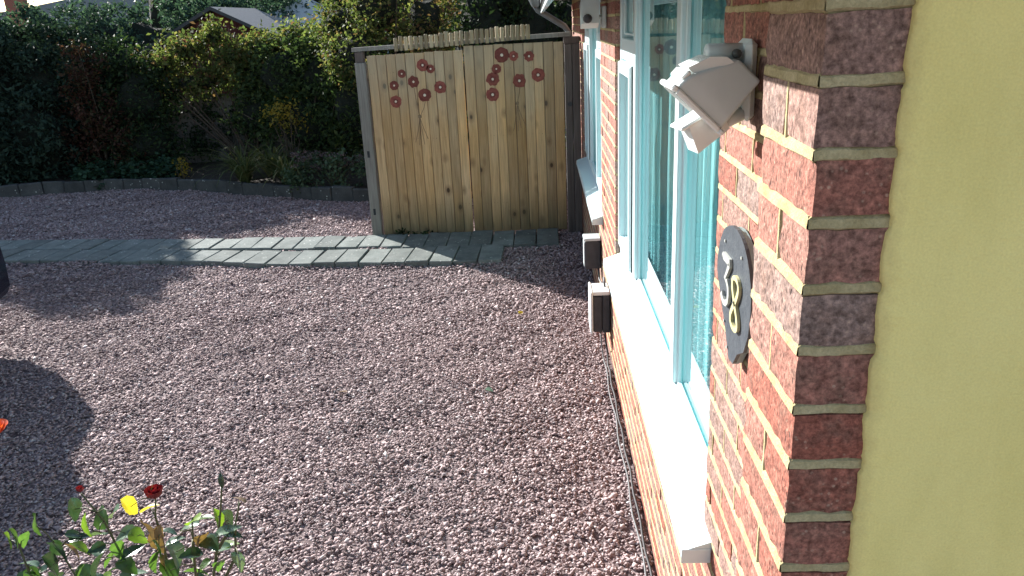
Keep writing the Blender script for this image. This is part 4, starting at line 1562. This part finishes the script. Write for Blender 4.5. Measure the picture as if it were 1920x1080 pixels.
# weeds at the foot of the gate
wd = empty('weeds', (-1.45, 7.74, 0))
tag(wd, 'patch of low weeds at the foot of the left gate', 'weeds')
leaf_cloud('leaves', clumps([(-1.42, 7.735, 0.035, 0.16, 0.03, 0.04), (-1.15, 7.74, 0.03, 0.12, 0.025, 0.03)], 24, 340, 0.022, 0.4), 0.03, 'darkgreen', wd, 0.6)
leaf_cloud('dry_stalks', clumps([(-1.35, 7.73, 0.03, 0.2, 0.03, 0.02)], 8, 60, 0.03, 0.4), 0.03, 'strap', wd, 0.2)

# ------------------------------------------------------------------ fence behind the bed
fence = empty('panel_fence', (-5.2, 12.75, 0))
tag(fence, 'weathered grey vertical board fence half hidden behind the bed shrubs', 'fence')
fb = []
for k in range(3):
    r = random.Random(k)
    mb = MB().box((-0.055, -0.009, 0), (0.055, 0.009, 1.16), 0.003)
    mb.v = [(x + r.uniform(-.002, .002), y + r.uniform(-.002, .002), z + r.uniform(-.004, .004)) for x, y, z in mb.v]
    fb.append(mb.mesh('board', 'fence_wood'))
for k in range(66):
    x = -8.6 + 0.1125 * k
    o = link('board', random.choice(fb), fence, (x, 12.62 + (k % 2) * 0.012, 0.04 + random.uniform(-.01, .01)))
    o.rotation_euler = (0, random.uniform(-.006, .006), 0)
for z in (0.3, 0.95):
    MB().box((-8.65, 12.64, z), (-1.2, 12.68, z + 0.07), 0.004).build('rail', 'fence_wood', fence)
for x in (-8.4, -6.6, -4.8, -3.0, -1.4):
    MB().box((x - .05, 12.685, 0), (x + .05, 12.785, 1.25), 0.006).build('post', 'fence_wood', fence)

# ------------------------------------------------------------------ shed
shed = empty('garden_shed', (-5.54, 15.0, 0))
tag(shed, 'dark red timber shed with grey felt gable roof behind the fence', 'shed')
SX, SA, SE = -5.54, 2.55, 1.72
hw = 1.55
for k in range(26):
    x0 = SX - hw + 2 * hw * k / 26
    x1 = x0 + 2 * hw / 26 - 0.006
    za = SA - 0.07 - (SA - SE) * abs(x0 - SX) / (hw + .12)
    zb = SA - 0.07 - (SA - SE) * abs(x1 - SX) / (hw + .12)
    MB().prism([(x0, 0), (x1, 0), (x1, zb), (x0, za)], 1, 14.0, 14.02).build('board', 'shed_red', shed)
MB().box((SX - hw, 14.03, 0), (SX - hw + .03, 16, SE - 0.06)).build('side_wall', 'shed_red', shed)
MB().box((SX + hw - .03, 14.03, 0), (SX + hw, 16, SE - 0.06)).build('side_wall', 'shed_red', shed)
MB().box((SX - hw + .04, 15.95, 0), (SX + hw - .04, 15.98, SE + 0.1)).build('back_wall', 'shed_red', shed)
for sg in (-1, 1):
    e = hw + 0.16
    MB().prism([(SX, SA), (SX + sg * e, SE - 0.02), (SX + sg * e, SE - 0.06), (SX, SA - 0.04)], 1, 13.85, 16.1).build('roof', 'felt', shed)
    MB().prism([(SX + sg * .001, SA + 0.004), (SX + sg * e, SE - 0.016), (SX + sg * e, SE - 0.07), (SX + sg * .001, SA - 0.055)], 1, 13.82, 13.848).build('barge_board', 'box_dark', shed)

# canvas garden gazebo
gz_ = empty('garden_gazebo', (-4.4, 17.0, 0))
tag(gz_, 'grey canvas gazebo top peeking over the bushes right of the shed', 'gazebo')
pk = (-4.75, 16.9, 2.75)
cs = [(-6.1, 15.7, 2.30), (-3.55, 15.9, 2.02), (-3.4, 18.2, 2.2), (-6.0, 18.2, 2.4)]
v, f = [pk], []
nseg = 6
for i in range(4):
    a, b = Vector(cs[i]), Vector(cs[(i + 1) % 4])
    base = len(v)
    for r in range(1, 7):
        for s_ in range(nseg + 1):
            q = a.lerp(b, s_ / nseg)
            w = Vector(pk).lerp(q, r / 6)
            w.z -= 0.10 * math.sin(math.pi * r / 6) + 0.05 * math.sin(math.pi * s_ / nseg) * (r / 6)
            v.append(tuple(w))
    for s_ in range(nseg):
        f.append((0, base + s_, base + s_ + 1))
    for r in range(5):
        for s_ in range(nseg):
            p0 = base + r * (nseg + 1) + s_
            f.append((p0, p0 + nseg + 1, p0 + nseg + 2, p0 + 1))
MB().add(v, f).build('canopy', 'canvas', gz_, True)
for c in cs:
    MB().tube([(c[0], c[1], 0), (c[0], c[1], c[2] - 0.02)], 0.02, 8).build('pole', 'plastic', gz_)

# ------------------------------------------------------------------ far house and trees
fh = empty('far_house', (-27, 44, 0))
tag(fh, 'distant house roof with chimney at the top left against the sky', 'house')
MB().box((-33, 42, 0), (-17.5, 50, 3.0)).build('wall', 'render_pale', fh)
MB().prism([(-36, 3.0), (-26.6, 3.78), (-24.3, 4.10), (-19.0, 4.85), (-16.0, 3.6), (-16.0, 2.8), (-36, 2.8)], 1, 41.5, 50.5).build('roof', 'gutter', fh)
MB().box((-26.9, 41.0, 2.5), (-25.9, 41.4, 5.4), 0.03).build('chimney', 'brick', fh)
for x in (-31, -28):
    MB().box((x, 41.93, 1.0), (x + 1.2, 41.99, 2.2), 0.02).build('window', 'upvc', fh)

shrub('garden_tree', 'large leafy tree beyond the shed', 'tree',
      [(-9.0, 21.5, 2.6, 1.7, 1.2, 1.9), (-7.2, 21.2, 2.4, 1.5, 1.2, 1.7), (-5.6, 21.5, 2.6, 1.6, 1.2, 1.8)], 320, 8000, 0.16, 0.14, 'mid', 0.82, group='trees beyond the garden', r0=0.14, shell=0.65)
shrub('garden_tree', 'dark tree behind the canvas gazebo', 'tree',
      [(-3.9, 20.5, 2.4, 1.5, 1.1, 2.2), (-2.4, 19.5, 2.4, 1.4, 1.1, 2.2)], 260, 6500, 0.15, 0.13, 'darkgreen', 0.82, group='trees beyond the garden', r0=0.14, shell=0.65)
shrub('garden_tree', 'dark tree far beyond the gates', 'tree',
      [(-0.6, 18.0, 2.4, 1.6, 1.1, 2.3), (1.4, 17.0, 2.4, 1.6, 1.1, 2.3)], 260, 6500, 0.15, 0.13, 'darkgreen', 0.82, group='trees beyond the garden', r0=0.14, shell=0.65)

# ------------------------------------------------------------------ rose bush in the foreground
def leaf_shape(L, W, bend, fold, twist, seed):
    r = random.Random(seed)
    v, f = [], []
    S = 8
    for i in range(S + 1):
        t = i / S
        w = W * (math.sin(math.pi * min(1, t * 1.0) ** 0.75) ** 0.85) * (1 - 0.15 * t) + 0.0004
        z = -bend * t * t
        sv = 0.05 * W * (1 if i % 2 else -1)
        for sd_, q in ((-1, 1.0), (-.5, .55), (0, 0), (.5, .55), (1, 1.0)):
            ww = w * 0.5 * abs(sd_) * 1.0 + (sv * 0.5 if abs(sd_) == 1 and 0 < i < S else 0)
            a = twist * t
            yy = math.copysign(ww, sd_) if sd_ else 0
            zz = z + fold * q * w * 0.5
            v.append((t * L, yy * math.cos(a) - zz * math.sin(a), yy * math.sin(a) + zz * math.cos(a)))
    for i in range(S):
        for j in range(4):
            a = i * 5 + j
            f.append((a, a + 5, a + 6, a + 1))
    return v, f


def add_leaf(root, pos, L, W, yaw, pitch, roll, mat, name='leaflet', bend=0.25, fold=0.35):
    v, f = leaf_shape(L, W, L * bend, fold, random.uniform(-.5, .5), random.random())
    R_ = Matrix.Rotation(yaw, 3, 'Z') @ Matrix.Rotation(-pitch, 3, 'Y') @ Matrix.Rotation(roll, 3, 'X')
    off = R_ @ Vector((L * 0.5, 0, 0))
    pts_ = [R_ @ Vector(p) - off + Vector(pos) for p in v]
    return MB().add(pts_, f).build(name, mat, root, True)


def flower(root, pos, r, mat, n=11, open_=0.35, name='rose_bloom'):
    m = MB()
    for k in range(n):
        t = k / n
        a = k * 2.4
        rr = r * (0.35 + 0.65 * t)
        h = r * (1.5 - 0.35 * t)
        v, f = [], []
        S, T = 5, 6
        for i in range(T + 1):
            u = i / T
            for j in range(S + 1):
                s_ = (j / S - .5) * 1.75
                rad = rr * (0.30 + 0.75 * math.sin(min(1.0, u * 1.15) * math.pi * .62)) + open_ * r * t * u ** 3
                z = h * u - 0.10 * r * (s_ ** 2) * u
                v.append((pos[0] + rad * math.cos(a + s_), pos[1] + rad * math.sin(a + s_), pos[2] + z - r * .6))
        for i in range(T):
            for j in range(S):
                q = i * (S + 1) + j
                f.append((q, q + S + 1, q + S + 2, q + 1))
        m.add(v, f)
    return m.build(name, mat, root, True)


RY = 2.0
rose = empty('rose_bush', (-1.30, RY, 0))
tag(rose, 'rose bush with one dark red bloom and yellowing leaves in the foreground', 'rose bush', 'rose bushes')
LV = [(-1.689, 0.635, 'rose_green', .055, 1.3), (-1.711, 0.627, 'rose_bright', .05, 1.4), (-1.664, 0.63, 'rose_green', .045, 1.2),
      (-1.476, 0.734, 'rose_dark', .060, 1.2), (-1.456, 0.675, 'rose_bright', .065, 1.5), (-1.399, 0.703, 'rose_green', .065, -.9), (-1.358, 0.721, 'rose_pale', .055, .6),
      (-1.42, 0.645, 'rose_pale', .05, .1), (-1.491, 0.596, 'rose_bright', .055, .4), (-1.562, 0.588, 'rose_dark', .07, 1.0), (-1.336, 0.643, 'rose_pale', .055, .2),
      (-1.299, 0.632, 'rose_bright', .055, .3), (-1.298, 0.739, 'rose_yellow', .062, 1.1), (-1.240, 0.738, 'rose_yellow', .055, -.7), (-1.238, 0.621, 'rose_brown', .075, 1.5),
      (-1.116, 0.687, 'rose_bright', .065, .4), (-1.130, 0.668, 'rose_pale', .06, .2), (-1.081, 0.695, 'rose_green', .06, -.6), (-1.031, 0.694, 'rose_bright', .06, 1.5), (-0.999, 0.684, 'rose_dark', .06, 1.2),
      (-1.141, 0.549, 'rose_bright', .05, 1.4), (-1.262, 0.541, 'rose_green', .07, 1.1), (-1.188, 0.57, 'rose_pale', .075, .4), (-1.456, 0.525, 'rose_dark', .08, 1.0),
      (-1.594, 0.528, 'rose_dark', .075, 1.2), (-0.999, 0.635, 'rose_dark', .05, .2), (-0.953, 0.759, 'rose_brown', .036, -.6), (-1.40, 0.56, 'rose_green', .06, .7),
      (-1.33, 0.575, 'rose_dark', .06, -.5), (-1.10, 0.62, 'rose_brown', .055, .8), (-1.22, 0.50, 'rose_green', .07, .4), (-1.35, 0.49, 'rose_pale', .07, -.4), (-1.53, 0.48, 'rose_green', .07, .9),
      (-1.06, 0.52, 'rose_green', .05, .9), (-1.66, 0.50, 'rose_green', .05, .6), (-1.72, 0.47, 'rose_dark', .06, .5)]
rr_ = random.Random(5)
for k in range(34):
    LV.append((rr_.uniform(-1.72, -0.98), rr_.uniform(0.44, 0.60) if k % 3 else rr_.uniform(0.58, 0.69), rr_.choice(['rose_green', 'rose_dark', 'rose_bright', 'rose_pale', 'rose_green', 'rose_dark', 'rose_brown']), rr_.uniform(.042, .066), rr_.uniform(-.6, 1.5)))
lpos = []
for k, (x, z, mt_, L, pt) in enumerate(LV):
    y = RY + random.uniform(-.07, .07)
    sc_ = y / RY
    p = (x * sc_, y, CAM_H - (CAM_H - z) * sc_)
    yaw = random.choice((random.uniform(-.9, .9), random.uniform(2.2, 4.0)))
    add_leaf(rose, p, L * 1.3, L * 0.88, yaw, -pt * 0.9, random.uniform(-.7, .7), mt_)
    lpos.append((p, pt))
cn = MB()
canes = [[(-1.34, RY, 0), (-1.36, RY, .3), (-1.37, RY + .01, .55), (-1.40, RY + .01, .68), (-1.443, RY, .79)],
         [(-1.24, RY, 0), (-1.24, RY + .02, .35), (-1.235, RY + .02, .6), (-1.228, RY, .70), (-1.214, RY, .77)],
         [(-1.20, RY, 0), (-1.12, RY, .35), (-1.05, RY, .60), (-1.02, RY, .72), (-1.001, RY, .81)],
         [(-1.40, RY, 0), (-1.50, RY, .3), (-1.53, RY, .48), (-1.56, RY, .59)],
         [(-1.40, RY - .04, 0), (-1.62, RY, .35), (-1.68, RY, .50), (-1.69, RY, .64)],
         [(-1.22, RY, 0), (-1.15, RY, .4), (-1.13, RY, .58), (-1.115, RY, .69)],
         [(-1.12, RY, .35), (-1.0, RY, .55), (-0.985, RY, .66), (-0.957, RY, .745)],
         [(-1.05, RY, .58), (-1.01, RY, .64), (-0.999, RY, .67)]]
for c in canes:
    n = len(c)
    cn.tube(c, [0.0055 - 0.0030 * i / (n - 1) for i in range(n)], 7)
# leaf stalks to the nearest cane
allp = [Vector(a).lerp(Vector(b), t) for c in canes for a, b in zip(c[:-1], c[1:]) for t in (0, .33, .66, 1)]
for p, pt in lpos:
    q = min(allp, key=lambda w: (w - Vector(p)).length + (0.08 if w.z > p[2] + .01 else 0))
    mid = Vector(p).lerp(q, .5) + Vector((0, 0, 0.012))
    cn.tube([q, mid, p], [0.0022, 0.0018, 0.0012], 5)
cn.build('canes', 'stem', rose, True)
flower(rose, (-1.214, RY, 0.785), 0.026, 'petal', 11, 0.25)
flower(rose, (-1.443, RY, 0.804), 0.013, 'petal', 6, 0.1, 'rose_bud')
bud = MB().tube([(-1.001, RY, .80), (-1.001, RY, .818), (-1.0, RY, .835), (-0.999, RY, .852)], [.004, .009, .008, .001], 9).build('green_bud', 'rose_dark', rose, True)
add_leaf(rose, (-1.212, RY - .01, 0.815), .03, .008, 0.3, 1.3, 0, 'rose_dark', 'sepal')

rose2 = empty('rose_bush', (-1.78, RY, 0))
tag(rose2, 'rose bush with an orange red bloom, just entering at the left edge', 'rose bush', 'rose bushes')
flower(rose2, (-1.663, RY, 1.012), 0.030, 'petal_orange', 12, 0.6)
c2 = MB()
c2.tube([(-1.80, RY, 0), (-1.80, RY, .4), (-1.76, RY, .75), (-1.69, RY, .95), (-1.667, RY, 1.0)], [.006, .0055, .0045, .0035, .003], 7)
c2.tube([(-1.80, RY, .3), (-1.86, RY, .6), (-1.9, RY, .85)], [.005, .004, .002], 7)
c2.build('canes', 'stem', rose2, True)
for k in range(9):
    add_leaf(rose2, (-1.85 + random.uniform(-.12, .04), RY + random.uniform(-.08, .08), 0.55 + 0.05 * k), .055, .034, random.uniform(0, 6), -.6, random.uniform(-.6, .6), random.choice(['rose_green', 'rose_dark', 'rose_bright']))

# a few fallen leaves and a bleached scrap on the gravel
for k, (x, y, mt_) in enumerate(((-0.36, 4.15, 'rose_pale'), (-0.20, 5.45, 'rose_yellow'), (-1.25, 4.2, 'rose_brown'))):
    z = float(relief(np.array(x), np.array(y))) + 0.022
    o = add_leaf(None, (x, y, z), .06, .035, random.uniform(0, 6), 0, .3, mt_, 'fallen_leaf', 0.1, 0.3)
    tag(o, ['pale bleached fallen leaf on the gravel out from the window', 'yellow fallen leaf on the gravel in front of the gates', 'brown fallen leaf in the middle of the sunlit gravel'][k], 'leaf', 'fallen leaves')

# ------------------------------------------------------------------ parked car, mostly outside the left edge
car = empty('parked_car', (-5.0, 3.2, 0))
tag(car, 'dark parked car whose tail just shows at the left edge', 'car')
CX, CY1, CLEN = -4.87, 5.38, 4.1


def loft(sections, name, mat, n=20):
    v, f = [], []
    for (y, hw_, zb, zt, ex) in sections:
        for k in range(n):
            t = 2 * math.pi * k / n
            c, s_ = math.cos(t), math.sin(t)
            v.append((CX + hw_ * math.copysign(abs(c) ** (2 / ex), c), y, (zb + zt) / 2 + (zt - zb) / 2 * math.copysign(abs(s_) ** (2 / ex), s_)))
    m = len(sections)
    for i in range(m - 1):
        for k in range(n):
            f.append((i * n + k, i * n + (k + 1) % n, (i + 1) * n + (k + 1) % n, (i + 1) * n + k))
    f += [tuple(range(n)), tuple((m - 1) * n + k for k in range(n))]
    return MB().add(v, f).build(name, mat, car, True)


loft([(CY1, .84, .35, .84, 4), (CY1 - .06, .92, .28, .90, 5), (CY1 - .4, .95, .22, .93, 6), (CY1 - 1.4, .95, .20, .93, 6), (CY1 - 2.8, .95, .20, .91, 6), (CY1 - 3.6, .90, .22, .86, 6), (CY1 - 4.0, .80, .28, .72, 5), (CY1 - 4.1, .68, .34, .62, 4)], 'body', 'car_paint', 28)
loft([(CY1 - .05, .56, .86, 1.10, 4), (CY1 - .14, .62, .86, 1.26, 4), (CY1 - .5, .63, .86, 1.34, 4), (CY1 - 1.5, .63, .86, 1.37, 4), (CY1 - 2.2, .62, .86, 1.32, 4), (CY1 - 2.7, .60, .86, 1.12, 4), (CY1 - 3.0, .58, .84, .93, 4)], 'cabin', 'car_paint', 28)
for sg in (-1, 1):
    for y0, y1 in ((CY1 - 1.35, CY1 - .62), (CY1 - 2.25, CY1 - 1.42)):
        MB().add([(CX + sg * .642, y0, .97), (CX + sg * .642, y1, .97), (CX + sg * .622, y1, 1.24), (CX + sg * .622, y0, 1.24), (CX + sg * .56, y0, .97), (CX + sg * .56, y1, .97), (CX + sg * .55, y1, 1.24), (CX + sg * .55, y0, 1.24)],
                 [(0, 1, 2, 3), (4, 7, 6, 5), (0, 4, 5, 1), (3, 2, 6, 7), (0, 3, 7, 4), (1, 5, 6, 2)]).build('side_window', 'car_glass', car)
    for y in (CY1 - .78, CY1 - 3.25):
        w = MB()
        w.tube([(CX + sg * .76, y, .31), (CX + sg * .78, y, .31), (CX + sg * .94, y, .31), (CX + sg * .955, y, .31)], [.27, .31, .31, .27], 24).build('wheel', 'tyre', car)
        MB().tube([(CX + sg * .94, y, .31), (CX + sg * .962, y, .31)], [.20, .18], 18).build('rim', 'rim', car)
    MB().box((CX + sg * .60, CY1 - .10, .62), (CX + sg * .78, CY1 + .01, .84), 0.02).build('tail_light', 'tail_red', car)
MB().box((CX - .72, CY1 - .1, .30), (CX + .72, CY1 + .05, .46), 0.03).build('bumper', 'box_dark', car)
MB().add([(CX - .52, CY1 - .045, .95), (CX + .52, CY1 - .045, .95), (CX + .48, CY1 - .10, 1.18), (CX - .48, CY1 - .10, 1.18), (CX - .52, CY1 - .12, .95), (CX + .52, CY1 - .12, .95), (CX + .48, CY1 - .2, 1.18), (CX - .48, CY1 - .2, 1.18)],
         [(0, 1, 2, 3), (4, 7, 6, 5), (0, 4, 5, 1), (3, 2, 6, 7), (0, 3, 7, 4), (1, 5, 6, 2)]).build('rear_window', 'car_glass', car)
